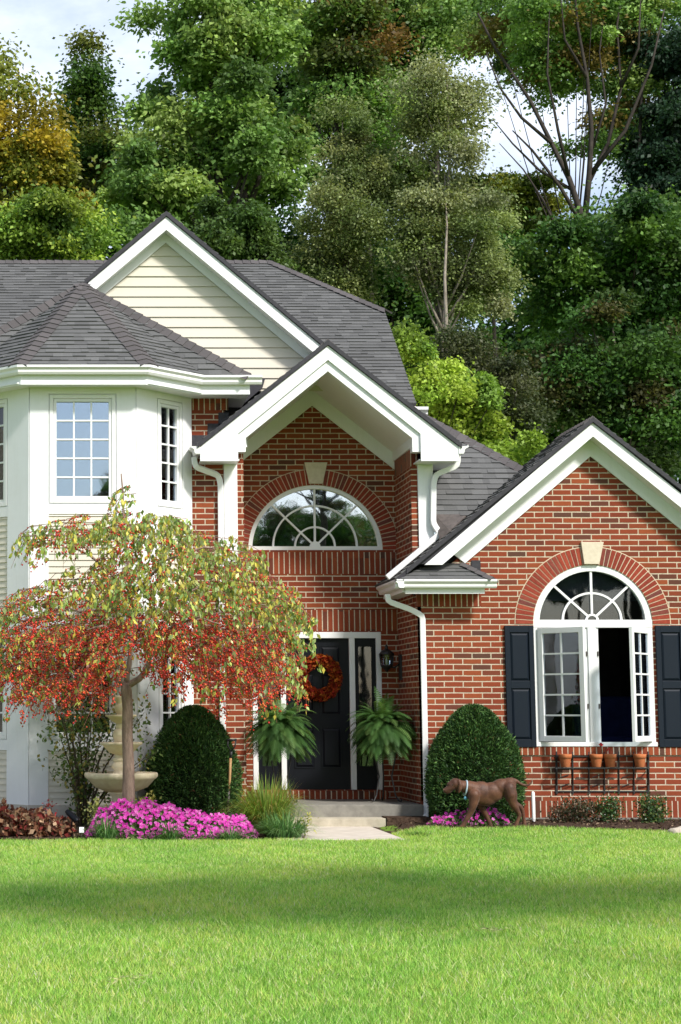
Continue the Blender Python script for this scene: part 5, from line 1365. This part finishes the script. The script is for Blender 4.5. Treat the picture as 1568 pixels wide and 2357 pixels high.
# grass blades
n = 1080000
x = rng.uniform(-5.0, 11.0, n); y = 8.3 + (24.2 - 8.3) * rng.random(n) ** 1.12
vis = (x > -.8 - y * .03) & (x < y * .37 + .9); drop = rng.random(n) < .55
ok = (y < edge(x) + .03) & (vis | ~drop); x, y = x[ok], y[ok]; n = len(x)
def lowf(x, y, k, s):
    r = np.random.default_rng(s); v = 0
    for _ in range(6): a = r.uniform(0, 6.28); f = k * r.uniform(.6, 1.6); v = v + np.sin((x * math.cos(a) + y * math.sin(a)) * f + r.uniform(0, 6.28))
    return v / 6
patch = lowf(x, y, 2.2, 1) * .55 + lowf(x, y, 6, 4) * .4 + lowf(x, y, 17, 2) * .4
h = (.040 + .016 * lowf(x, y, 5, 3)) * rng.uniform(.6, 1.25, n); w = rng.uniform(.0035, .007, n) * (1 + (y - 9) * .05)
a = rng.uniform(0, 2 * np.pi, n); ln = rng.normal(0, .55, (n, 2)) * h[:, None]
b = np.stack([x, y, gz(x, y)], 1); d = np.stack([np.cos(a), np.sin(a), np.zeros(n)], 1) * (w / 2)[:, None]
V = np.stack([b - d, b + d, b + np.stack([ln[:, 0], ln[:, 1], h], 1)], 1).reshape(-1, 3)
pal = np.array([1.26, 1.30, 1.9]) * np.array([(0.201, 0.364, 0.035), (0.263, 0.434, 0.048), (0.35, 0.512, 0.072), (0.149, 0.295, 0.035), (0.525, 0.558, 0.16)])
k = rng.choice(5, n, p=[.27, .27, .21, .13, .12]); cols = pal[k] * (1 + .36 * patch[:, None]) * rng.uniform(.62, 1.42, (n, 1)); cols[:, 0] *= 1 + .22 * np.clip(patch, -1, 1)
o = mesh_np('grass', V, np.arange(3 * n).reshape(n, 3), M['grass'], None, rep(cols.clip(.01, .6), 3)); tag(o, 'bright green mown lawn grass', 'grass', None, 'stuff')
# clippings lying on the lawn
cp = []
for (px, py, r) in ((300, 2265, .07), (1130, 2150, .05)):
    q = G(px, py, .02); m = 70; cp.append(np.stack([rng.normal(q.x, r, m), rng.normal(q.y, r * 1.2, m), np.full(m, .045) + rng.uniform(0, .02, m)], 1))
cp = np.concatenate(cp); S = rng.uniform(.02, .05, len(cp)); V, F_ = leaf_arrays(cp, nrmv(rng.normal(0, 1, (len(cp), 3)) * [1, 1, .25]), S, S * .16, .1, rng)
o = mesh_np('grass_clippings', V, F_, M['dry'], None, rep(pick([(.34, .40, .15), (.42, .40, .20), (.26, .30, .12)], len(cp), rng), 4)); tag(o, 'small tufts of dry clippings lying on the lawn', 'clippings', None, 'stuff')

# ================================================================== GARDEN OBJECTS
# tiered fountain
FY = 23.42; fc = P(279, 1800, FY); FO = empty('tiered_fountain', (fc.x, FY, float(gz(fc.x, FY))), 'three tiered cream stone fountain behind the crabapple trunk', 'fountain')
Zf = lambda y: P(279, y, FY).z
k = 1 / PXM(FY); g0 = float(gz(fc.x, FY))
scal = lambda i, a: .0
def tier(name, prof, n=48, wob=None, bev=0): 
    mb = MB(); mb.lathe([(r, z) for r, z in prof], (fc.x, FY, 0), n, wob=wob); return mb.build(name, M['cast'], FO)
zb = Zf(1823); zr_ = Zf(1778)
tier('pedestal', [(.20, g0 - .05), (.20, g0 + .05), (.15, g0 + .07), (.12, g0 + .10), (.11, zb - .06), (.15, zb - .03), (.17, zb + .01)], 32, lambda i, a: .05 * math.cos(a * 12) if 2 < i < 5 else 0)
R0 = 82 * k
tier('basin', [(.15, zb), (R0 * .45, zb + .01), (R0 * .72, zb + .06), (R0 * .90, zb + .15), (R0 * .93, zr_ - .085), (R0 * .97, zr_ - .075), (R0, zr_ - .05), (R0 * 1.01, zr_ - .02), (R0 * .98, zr_), (R0 * .90, zr_ - .005), (R0 * .86, zr_ - .06), (.1, zr_ - .12)], 96, lambda i, a: (.022 * abs(math.sin(a * 12)) if i < 4 else (.018 * math.cos(a * 36) if 5 < i < 9 else 0)))
z2 = Zf(1708); z2b = Zf(1737); z1 = Zf(1645); z1b = Zf(1666); ztp = Zf(1601)
tier('column', [(.12, zr_ - .12), (.11, zr_ - .03), (.085, zr_ + .02), (.125, zr_ + .06), (.115, zr_ + .10), (.075, zr_ + .16), (.07, z2b - .10), (.10, z2b - .075), (.10, z2b - .05), (.075, z2b - .04), (.08, z2b + .01)])
R2 = 47.5 * k
tier('bowl', [(.07, z2b), (R2 * .55, z2b + .02), (R2 * .8, z2b + .09), (R2 * .88, z2 - .045), (R2, z2 - .03), (R2 * 1.0, z2), (R2 * .9, z2 - .01), (.08, z2 - .06)], 72, lambda i, a: .03 * math.cos(a * 14) if 3 < i < 6 else .02 * abs(math.sin(a * 7)))
tier('column', [(.09, z2 - .05), (.085, z2 + .02), (.10, z2 + .05), (.105, z2 + .10), (.08, z2 + .16), (.055, z1b - .07), (.07, z1b - .05), (.07, z1b - .03), (.055, z1b + .01)])
R1 = 34.7 * k
tier('bowl', [(.05, z1b), (R1 * .6, z1b + .03), (R1 * .86, z1 - .035), (R1, z1 - .025), (R1, z1), (R1 * .88, z1 - .008), (.06, z1 - .04)], 60, lambda i, a: .03 * math.cos(a * 12) if 2 < i < 5 else 0)
tier('finial', [(.06, z1 - .04), (.055, z1 + .01), (.075, z1 + .04), (.082, z1 + .09), (.07, z1 + .13), (.05, ztp - .10), (.075, ztp - .075), (.07, ztp - .05), (.08, ztp - .03), (.078, ztp), (.03, ztp - .01)], 32)

# spade stuck in the bed
SY = 23.75; sp = empty('garden_spade', (P(525, 1860, SY).x, SY, float(gz(1.9, SY))), 'spade with black D grip and pale wooden shaft standing beside the left yew', 'spade')
S_ = lambda x, y: P(x, y, SY)
mb = MB(); mb.tube([S_(531, 1743), S_(529, 1790), S_(526.5, 1822)], .017, 8); mb.build('shaft', M['wood'], sp)
mb = MB(); mb.tube([S_(526.5, 1821), S_(525, 1845), S_(524, 1880)], [.02, .018, .016], 8)
b0 = S_(524, 1878); mb.slab([b0 + Vector((-.08, 0, .03)), b0 + Vector((.08, 0, .03)), b0 + Vector((.08, 0, -.2)), b0 + Vector((0, 0, -.28)), b0 + Vector((-.08, 0, -.2))], (0, .006, 0)); mb.build('blade', M['steel'], sp)
mb = MB(); mb.tube([S_(531, 1745), S_(532, 1730)], [.019, .022], 8)
mb.tube([S_(532, 1731), S_(524, 1716), S_(525, 1704)], .010, 6); mb.tube([S_(532, 1731), S_(541, 1718), S_(543, 1704)], .010, 6); mb.tube([S_(522, 1704), S_(545, 1703)], .016, 8); mb.build('grip', M['iron'], sp)

# garden spotlight, plant tag, stake, rock
LY = 22.55; a, b = P(153, 1866, LY), P(178, 1890, LY - .06); q = empty('garden_spotlight', (b.x - .06, LY, 0), 'black tubular garden spotlight tilted beside the withered peonies', 'garden light'); d = (b - a).normalized()
mb = MB(); mb.tube([a, a + d * .02, a + d * .03, b - d * .02, b], [.026, .030, .036, .043, .046], 16); mb.build('housing', M['black'], q)
mb = MB(); mb.tube([b - d * .004, b + d * .003], .040, 16); mb.build('lens', M['glass_sky'], q)
mb = MB(); m = a.lerp(b, .5); mb.tube([m + Vector((0, 0, -.03)), (m.x, LY, m.z - .1), (m.x, LY, -.05)], .009, 6); mb.build('stake', M['iron'], q)
q = empty('plant_tag', (P(188, 1918, 22.15).x, 22.15, 0), 'small blank white plant tag beside the lilyturf', 'plant tag'); a = P(188, 1911, 22.15)
mb = MB(); mb.slab([a + Vector((-.028, 0, -.03)), a + Vector((.028, 0, -.03)), a + Vector((.028, .02, .034)), a + Vector((-.028, .02, .034))], (0, .003, 0)); mb.build('card', M['white2'], q)
mb = MB(); mb.tube([a + Vector((0, .006, -.02)), (a.x, a.y, -.03)], .003, 5); mb.build('pin', M['steel'], q)
a, b = P(1227, 1822, 24.5), P(1229, 1896, 24.5); g1 = float(gz(b.x, 24.5))
mb = MB(); mb.tube([(b.x, 24.5, g1 - .05), (b.x, 24.5, g1 + .01), (a.x, 24.5, a.z - .02), (a.x, 24.5, a.z)], [.024, .024, .024, .012], 12); o = mb.build('utility_pipe', M['white2']); tag(o, 'thin white pipe standing upright beside the right yew', 'pipe')
rk = P(1566, 1926, 23.0); mb = MB(); mb.ball((rk.x + .02, 23.0, .02), (.17, .12, .09), 18, 12)
mb.v = [(x * 1.0 + .012 * math.sin(y * 40 + z * 31), y + .01 * math.sin(x * 37), z + .01 * math.sin(x * 29 + y * 23)) for x, y, z in mb.v]; o = mb.build('rock', M['rock']); tag(o, 'pale rounded rock at the lawn edge by the right border', 'rock')

# wrought iron pot rack and terracotta pots
RY = YG - .012; RK = empty('pot_rack', (P(1386, 1770, YG).x, YG, P(1386, 1826, YG).z), 'black wrought iron rack hanging on the wall below the wing window', 'rack')
r_ = lambda x, y, dy=0: P(x, y, RY - dy)
xs = [1283, 1342, 1402, 1444, 1462, 1501]; xs = [1281, 1318.5, 1355.5, 1391, 1424.5, 1459, 1492.5]
mb = MB()
for yy in (1741, 1768, 1822): mb.bar(r_(1278, yy), r_(1495, yy), .016, .012, (0, 1, 0))
for yy in (1768,): mb.bar(r_(1278, yy, .2), r_(1495, yy, .2), .016, .014, (0, 1, 0))
mb.bar(r_(1278, 1768), r_(1278, 1768, .2), .014, .014); mb.bar(r_(1495, 1768), r_(1495, 1768, .2), .014, .014)
for i in range(6):
    for j in range(2): mb.bar(r_(xs[i] + 8, 1790 + j * 21, .004), r_(xs[i + 1] - 8, 1786 + j * 21 + (5 if i % 2 else -3), .004), .010, .008, (0, 1, 0))
mb.build('rails', M['iron'], RK)
for i, x in enumerate(xs):
    end = i in (0, 6); w_ = .026 if end else .016; mb = MB()
    mb.bar(r_(x, 1737), r_(x + 1, 1828), w_, .014, (0, 1, 0))
    pts = [r_(x, 1768, .2)]; 
    for t in np.linspace(0, 1, 12): pts.append(r_(x + .3, 1768 + 38 * t, .2 * math.cos(t * 1.5)))
    mb.tube(pts, .007 if not end else .010, 5)
    sc_ = [r_(x, 1740 + 9 * math.sin(t) , .02 + .05 * (1 - math.cos(t)) * .5 + .02) for t in np.linspace(0, 4.6, 12)]
    mb.tube(sc_, .007 if not end else .012, 5)
    mb.build('scroll_bracket', M['iron'], RK)
PTG = 'terracotta pots in the wall rack'
for (x, nm) in ((1302, 'leftmost of the four terracotta pots, alone at the left of the rack'), (1373.5, 'terracotta pot left of the middle pair in the rack'), (1405, 'terracotta pot right of the middle pair in the rack'), (1473.5, 'rightmost of the four terracotta pots, alone at the right of the rack')):
    q = P(x, 1766, RY - .11); o = empty('terracotta_pot', q, nm, 'pot', PTG)
    zt, zb = P(x, 1736, RY - .11).z, q.z; R = 14.8 / PXM(RY - .11); h = zt - zb; mb = MB()
    mb.lathe([(R * .62, 0), (R * .66, .004), (R * .86, h * .66), (R * .87, h * .68)], tuple(q), 24)
    mb.build('body', M['terracotta'], o)
    mb = MB(); mb.lathe([(R * .88, h * .665), (R * .97, h * .68), (R * 1.0, h * .99), (R * .98, h), (R * .86, h), (R * .84, h * .7), (.02, h * .69)], tuple(q), 24); mb.build('rim', M['terracotta'], o)
    mb = MB(); mb.lathe([(R * .83, h * .80), (.01, h * .83)], tuple(q), 16); mb.build('soil', M['soil'], o)
# red flower drooping over the sill
q = P(1395, 1738, RY - .10); o = empty('geranium', q, 'single red flower stem rising above the middle pair of pots', 'flower'); rng = np.random.default_rng(5)
mb = MB(); mb.tube([P(1388, 1752, RY - .11), P(1386, 1728, RY - .1), P(1384, 1714, RY - .1)], .004, 5); mb.tube([P(1398, 1750, RY - .11), P(1394, 1722, RY - .1), P(1400, 1722, RY - .1)], .004, 5); mb.build('stem', M['stem'], o)
cs = [P(1385 + rng.normal(0, 2.5), 1714 + rng.normal(0, 2), RY - .1 + rng.normal(0, .02)) for _ in range(16)] + [P(1401 + rng.normal(0, 2.2), 1725 + rng.normal(0, 3), RY - .1 + rng.normal(0, .02)) for _ in range(12)]
cs = np.array([tuple(c) for c in cs]); V, F_ = leaf_arrays(cs, nrmv(rng.normal(0, 1, cs.shape)), .032, .024, .1, rng); mesh_np('petals', V, F_, M['petal'], o, rep(pick([(.42, .012, .018), (.55, .02, .03)], len(cs), rng), 4))

# autumn wreath on the door
WY = yd - .04; wc = P(734, 1560, WY); wr = empty('autumn_wreath', wc, 'wreath of orange and red autumn leaves hanging on the black front door', 'wreath'); rng = np.random.default_rng(6)
mb = MB(); Rw, rw = 40 / PXM(WY), 11 / PXM(WY)
mb.tube([wc + Vector((Rw * math.cos(a), 0, Rw * math.sin(a))) for a in np.linspace(0, 2 * math.pi, 33)], .045, 8, cap=False); mb.build('core', M['twig'], wr)
n = 1500; a = rng.uniform(0, 2 * np.pi, n); b = rng.uniform(0, 2 * np.pi, n); rr = (rw * rng.uniform(.6, 1.25, n))
c = np.stack([wc.x + (Rw + rr * np.cos(b)) * np.cos(a), WY - .02 - np.abs(rr * np.sin(b)) * .8, wc.z + (Rw + rr * np.cos(b)) * np.sin(a)], 1)
ax = nrmv(np.stack([-np.sin(a), np.zeros(n), np.cos(a)], 1) + rng.normal(0, .8, (n, 3))); S = rng.uniform(.05, .095, n); V, F_ = leaf_arrays(c, ax, S, S * .65, .2, rng)
cc = pick([(0.289, 0.039, 0.0096), (0.357, 0.0702, 0.012), (0.187, 0.0156, 0.0096), (0.391, 0.117, 0.02), (0.255, 0.0234, 0.0112)], n, rng, .2); mesh_np('leaves', V, F_, M['dry'], wr, rep(cc, 4))

# ---------------- the dog
DGY = 23.68; SCD = 971.0
gd = float(gz(P(1110, 1900, DGY).x, DGY)); x0d = P(1025 + 0, 1900, DGY).x - (250 - 0) / SCD * 1.0
def D(x, y, dy=0.0): return Vector((x0d + x / SCD, DGY + dy, gd + (822 - y) / SCD))
dog = empty('dog', (D(750, 800).x, DGY, gd), 'chocolate brown short haired dog walking left with a pale blue collar', 'dog')
mb = MB()
def cap(pts, n=14):
    """tapered limb through (x,y,dy,r) with balls at the joints"""
    q = [D(x, y, dy) for x, y, dy, r in pts]; rs = [r * (1.12 if y > 560 else 1) for x, y, dy, r in pts]
    fine, fr = [], []
    for i in range(len(q) - 1):
        for t in np.linspace(0, 1, 6)[:-1]: fine.append(q[i].lerp(q[i + 1], t)); fr.append(rs[i] * (1 - t) + rs[i + 1] * t)
    fine.append(q[-1]); fr.append(rs[-1])
    mb.tube(fine, fr, n)
    for p, r in ((q[0], rs[0]), (q[-1], rs[-1])): mb.ball(p, r * .98, 12, 8)
def egg(x, y, dy, rx, ry, rz, ang=0):
    b = len(mb.v); mb.ball((0, 0, 0), (rx, ry, rz), 20, 14); c, s = math.cos(ang), math.sin(ang); o = D(x, y, dy)
    for i in range(b, len(mb.v)): X, Y_, Z = mb.v[i]; mb.v[i] = (o.x + X * c - Z * s, o.y + Y_, o.z + X * s + Z * c)
# trunk: deep chest, tucked belly, rounded rump
egg(690, 405, 0, .175, .105, .150, -.05); egg(610, 400, 0, .10, .10, .140, .25); egg(830, 395, 0, .165, .100, .130, .12); egg(950, 335, 0, .15, .092, .110, .18); egg(1040, 310, 0, .095, .085, .098, 0); egg(760, 450, 0, .15, .085, .115, .12)
# neck and head
cap([(620, 360, 0, .10), (545, 335, 0, .088), (470, 320, 0, .072), (410, 300, 0, .066)])
egg(385, 290, -.005, .078, .068, .072, .1); egg(335, 310, -.005, .06, .055, .058, .4)
cap([(345, 325, -.01, .052), (300, 352, -.012, .043), (262, 372, -.014, .034)]); egg(300, 385, -.012, .05, .032, .024, .3)
egg(262, 362, -.014, .026, .026, .022, .3)
for s in (-1, 1):                                       # hanging ears
    cap([(420, 250, s * .06, .022), (432, 300, s * .078, .027), (425, 350, s * .080, .025), (410, 392, s * .074, .014)], 10)
# legs
cap([(600, 420, -.075, .075), (585, 520, -.085, .058), (560, 600, -.085, .040), (520, 680, -.085, .031), (478, 745, -.085, .027), (452, 790, -.087, .028)]); egg(436, 803, -.087, .040, .03, .019, .1)
cap([(640, 440, .065, .07), (700, 540, .07, .05), (735, 610, .07, .036), (775, 690, .07, .029), (805, 755, .07, .026), (818, 795, .07, .028)]); egg(812, 806, .07, .04, .028, .018)
cap([(1030, 340, -.055, .085), (1050, 430, -.07, .080), (1068, 520, -.075, .055), (1102, 585, -.075, .038), (1136, 640, -.075, .027), (1146, 672, -.075, .024), (1120, 735, -.075, .021), (1094, 797, -.076, .025)]); egg(1080, 808, -.076, .042, .03, .018)
cap([(1040, 370, .05, .08), (1075, 470, .065, .065), (1130, 540, .07, .042), (1188, 572, .07, .031), (1212, 605, .07, .025), (1226, 680, .07, .021), (1234, 745, .07, .021), (1236, 795, .07, .026)]); egg(1226, 807, .07, .04, .028, .018)
# tail
cap([(1075, 245, 0, .036), (1130, 255, 0, .026), (1175, 285, 0, .021), (1225, 308, 0, .018), (1280, 308, 0, .014), (1318, 280, 0, .011), (1332, 235, 0, .007)], 10)
t = NT('brown_coat'); co_ = t.obj(); mpd = t.n('Mapping', Vector=co_); mpd.inputs['Scale'].default_value = (1, 1, 2.2)
nn_ = t.noise(90, 4, .7, mpd.outputs[0]); c_ = t.mix(t.ramp(t.noise(6, 4, .65, co_), [(.35, (0, 0, 0)), (.65, (1, 1, 1))]), (.046, .016, .008), (.125, .052, .026)); sx_ = t.n('SeparateXYZ', Vector=co_)
# coat colour deepens towards the head end
dk = t.n('MapRange', Value=sx_.outputs[0]); dk.inputs['From Min'].default_value = -.42; dk.inputs['From Max'].default_value = -.22
c_ = t.mix(t.math('MULTIPLY', t.math('SUBTRACT', 1.0, dk.outputs[0]), .5), c_, (.035, .012, .007))
M['coat'] = t.done(t.bsdf(c_, .55, .3, t.bump(nn_, .35, .004), Sheen_Weight=.1))
tmp = mb.build('body', M['coat'], dog)
rm = tmp.modifiers.new('join', 'REMESH'); rm.mode = 'VOXEL'; rm.voxel_size = .0075
sm = tmp.modifiers.new('soft', 'SMOOTH'); sm.factor = .5; sm.iterations = 7
dg = bpy.context.evaluated_depsgraph_get(); me = bpy.data.meshes.new_from_object(tmp.evaluated_get(dg)); tmp.modifiers.clear(); tmp.data = me
me.polygons.foreach_set('use_smooth', np.ones(len(me.polygons), bool))
if not me.materials: me.materials.append(M['coat'])
def ringpts(cx, cy, ang, ru, rv, n=28):
    o = D(cx, cy); u = Vector((math.cos(ang), 0, math.sin(ang))); return [o + u * ru * math.cos(t) + Vector((0, 1, 0)) * rv * math.sin(t) for t in np.linspace(0, 2 * math.pi, n)]
mb = MB(); mb.tube(ringpts(508, 342, -1.75 + math.pi, .093, .088), .0105, 8, cap=False); mb.build('collar', simple_mat('pale_blue_nylon', (.28, .38, .44), (.40, .50, .55), 40, .6), dog)
mb = MB(); tg = D(500, 465, -.03); mb.tube([tg + Vector((0, -.006, 0)), tg + Vector((0, .0, 0))], .022, 14); mb.tube([D(492, 438, -.03), tg], .004, 5); mb.build('tag', simple_mat('blue_tag', (.10, .30, .42), (.14, .36, .48), 9, .35), dog)
mb = MB(); mb.ball(D(244, 362, -.014), (.017, .02, .014), 12, 8); mb.build('nose', simple_mat('nose_leather', (.16, .075, .05), (.22, .11, .075), 30, .4), dog)
for s in (-1, 1):
    mb = MB(); mb.ball(D(340, 303, s * .048 - .005), .0095, 10, 8); mb.build('eye', M['black'], dog)
# ================================================================== CAMERA, LIGHT, SKY
cam = bpy.data.cameras.new('camera'); co = bpy.data.objects.new('camera', cam); COL.objects.link(co)
co.location = (0, 0, CAMH); co.rotation_euler = (math.pi / 2 + PITCH, 0, 0)
cam.sensor_fit = 'HORIZONTAL'; cam.sensor_width = 36.0
cam.lens = F / 1568 * 36.0; cam.shift_x = (784 - PX) / 1568; cam.shift_y = 0.0
cam.clip_start = 0.1; cam.clip_end = 3000
SC.camera = co
SUN_AZ, SUN_EL = math.radians(35), math.radians(42)
ts = Vector((math.sin(SUN_AZ) * math.cos(SUN_EL), -math.cos(SUN_AZ) * math.cos(SUN_EL), math.sin(SUN_EL)))
sl = bpy.data.lights.new('sun', 'SUN'); sl.energy = 3.2; sl.angle = math.radians(SUN_ANG); sl.color = (1, .968, .915)
so = bpy.data.objects.new('sun', sl); COL.objects.link(so); so.location = (20, -20, 30)
so.rotation_euler = ts.to_track_quat('Z', 'Y').to_euler()
w = bpy.data.worlds.new('World'); SC.world = w; w.use_nodes = True
nt = w.node_tree; nt.nodes.clear()
def wn(t, **p):
    nd = nt.nodes.new('ShaderNode' + t)
    for k, v in p.items(): setattr(nd, k, v)
    return nd
L_ = nt.links.new
sky = wn('TexSky', sky_type='NISHITA', sun_disc=False, sun_elevation=SUN_EL, sun_rotation=math.atan2(ts.x, ts.y))
sky.air_density = 1.0; sky.dust_density = 1.5
tc = wn('TexCoord'); mp = wn('Mapping'); mp.inputs['Scale'].default_value = (1, 1, 2.2); L_(tc.outputs['Generated'], mp.inputs['Vector'])
nz = wn('TexNoise'); nz.inputs['Scale'].default_value = 2.6; nz.inputs['Detail'].default_value = 8; nz.inputs['Roughness'].default_value = .58; L_(mp.outputs[0], nz.inputs['Vector'])
rp = wn('ValToRGB'); rp.color_ramp.elements[0].position = .40; rp.color_ramp.elements[1].position = .70; L_(nz.outputs['Fac'], rp.inputs['Fac'])
mx = wn('MixRGB'); sp_ = wn('SeparateXYZ'); L_(tc.outputs['Generated'], sp_.inputs[0])
mr = wn('MapRange'); L_(sp_.outputs[1], mr.inputs['Value']); mr.inputs['From Min'].default_value = -.9; mr.inputs['From Max'].default_value = .9; mr.inputs['To Min'].default_value = .25; mr.inputs['To Max'].default_value = .9
mm = wn('Math', operation='MULTIPLY'); L_(rp.outputs[0], mm.inputs[0]); L_(mr.outputs[0], mm.inputs[1]); L_(mm.outputs[0], mx.inputs['Fac']); L_(sky.outputs[0], mx.inputs['Color1'])
cl = CLOUD
mx.inputs['Color2'].default_value = (cl * .94, cl * .98, cl * 1.07, 1)
bg = wn('Background'); bg.inputs['Strength'].default_value = 0.11; L_(mx.outputs[0], bg.inputs['Color'])
ow = wn('OutputWorld'); L_(bg.outputs[0], ow.inputs['Surface'])
SC.view_settings.view_transform = 'Standard'; SC.view_settings.look = 'None'; SC.view_settings.exposure = EXPO; SC.view_settings.gamma = 1.0
SC.cycles.max_bounces = 8; SC.cycles.transparent_max_bounces = 12; SC.cycles.diffuse_bounces = 3; SC.cycles.glossy_bounces = 4
SC.cycles.use_denoising = True
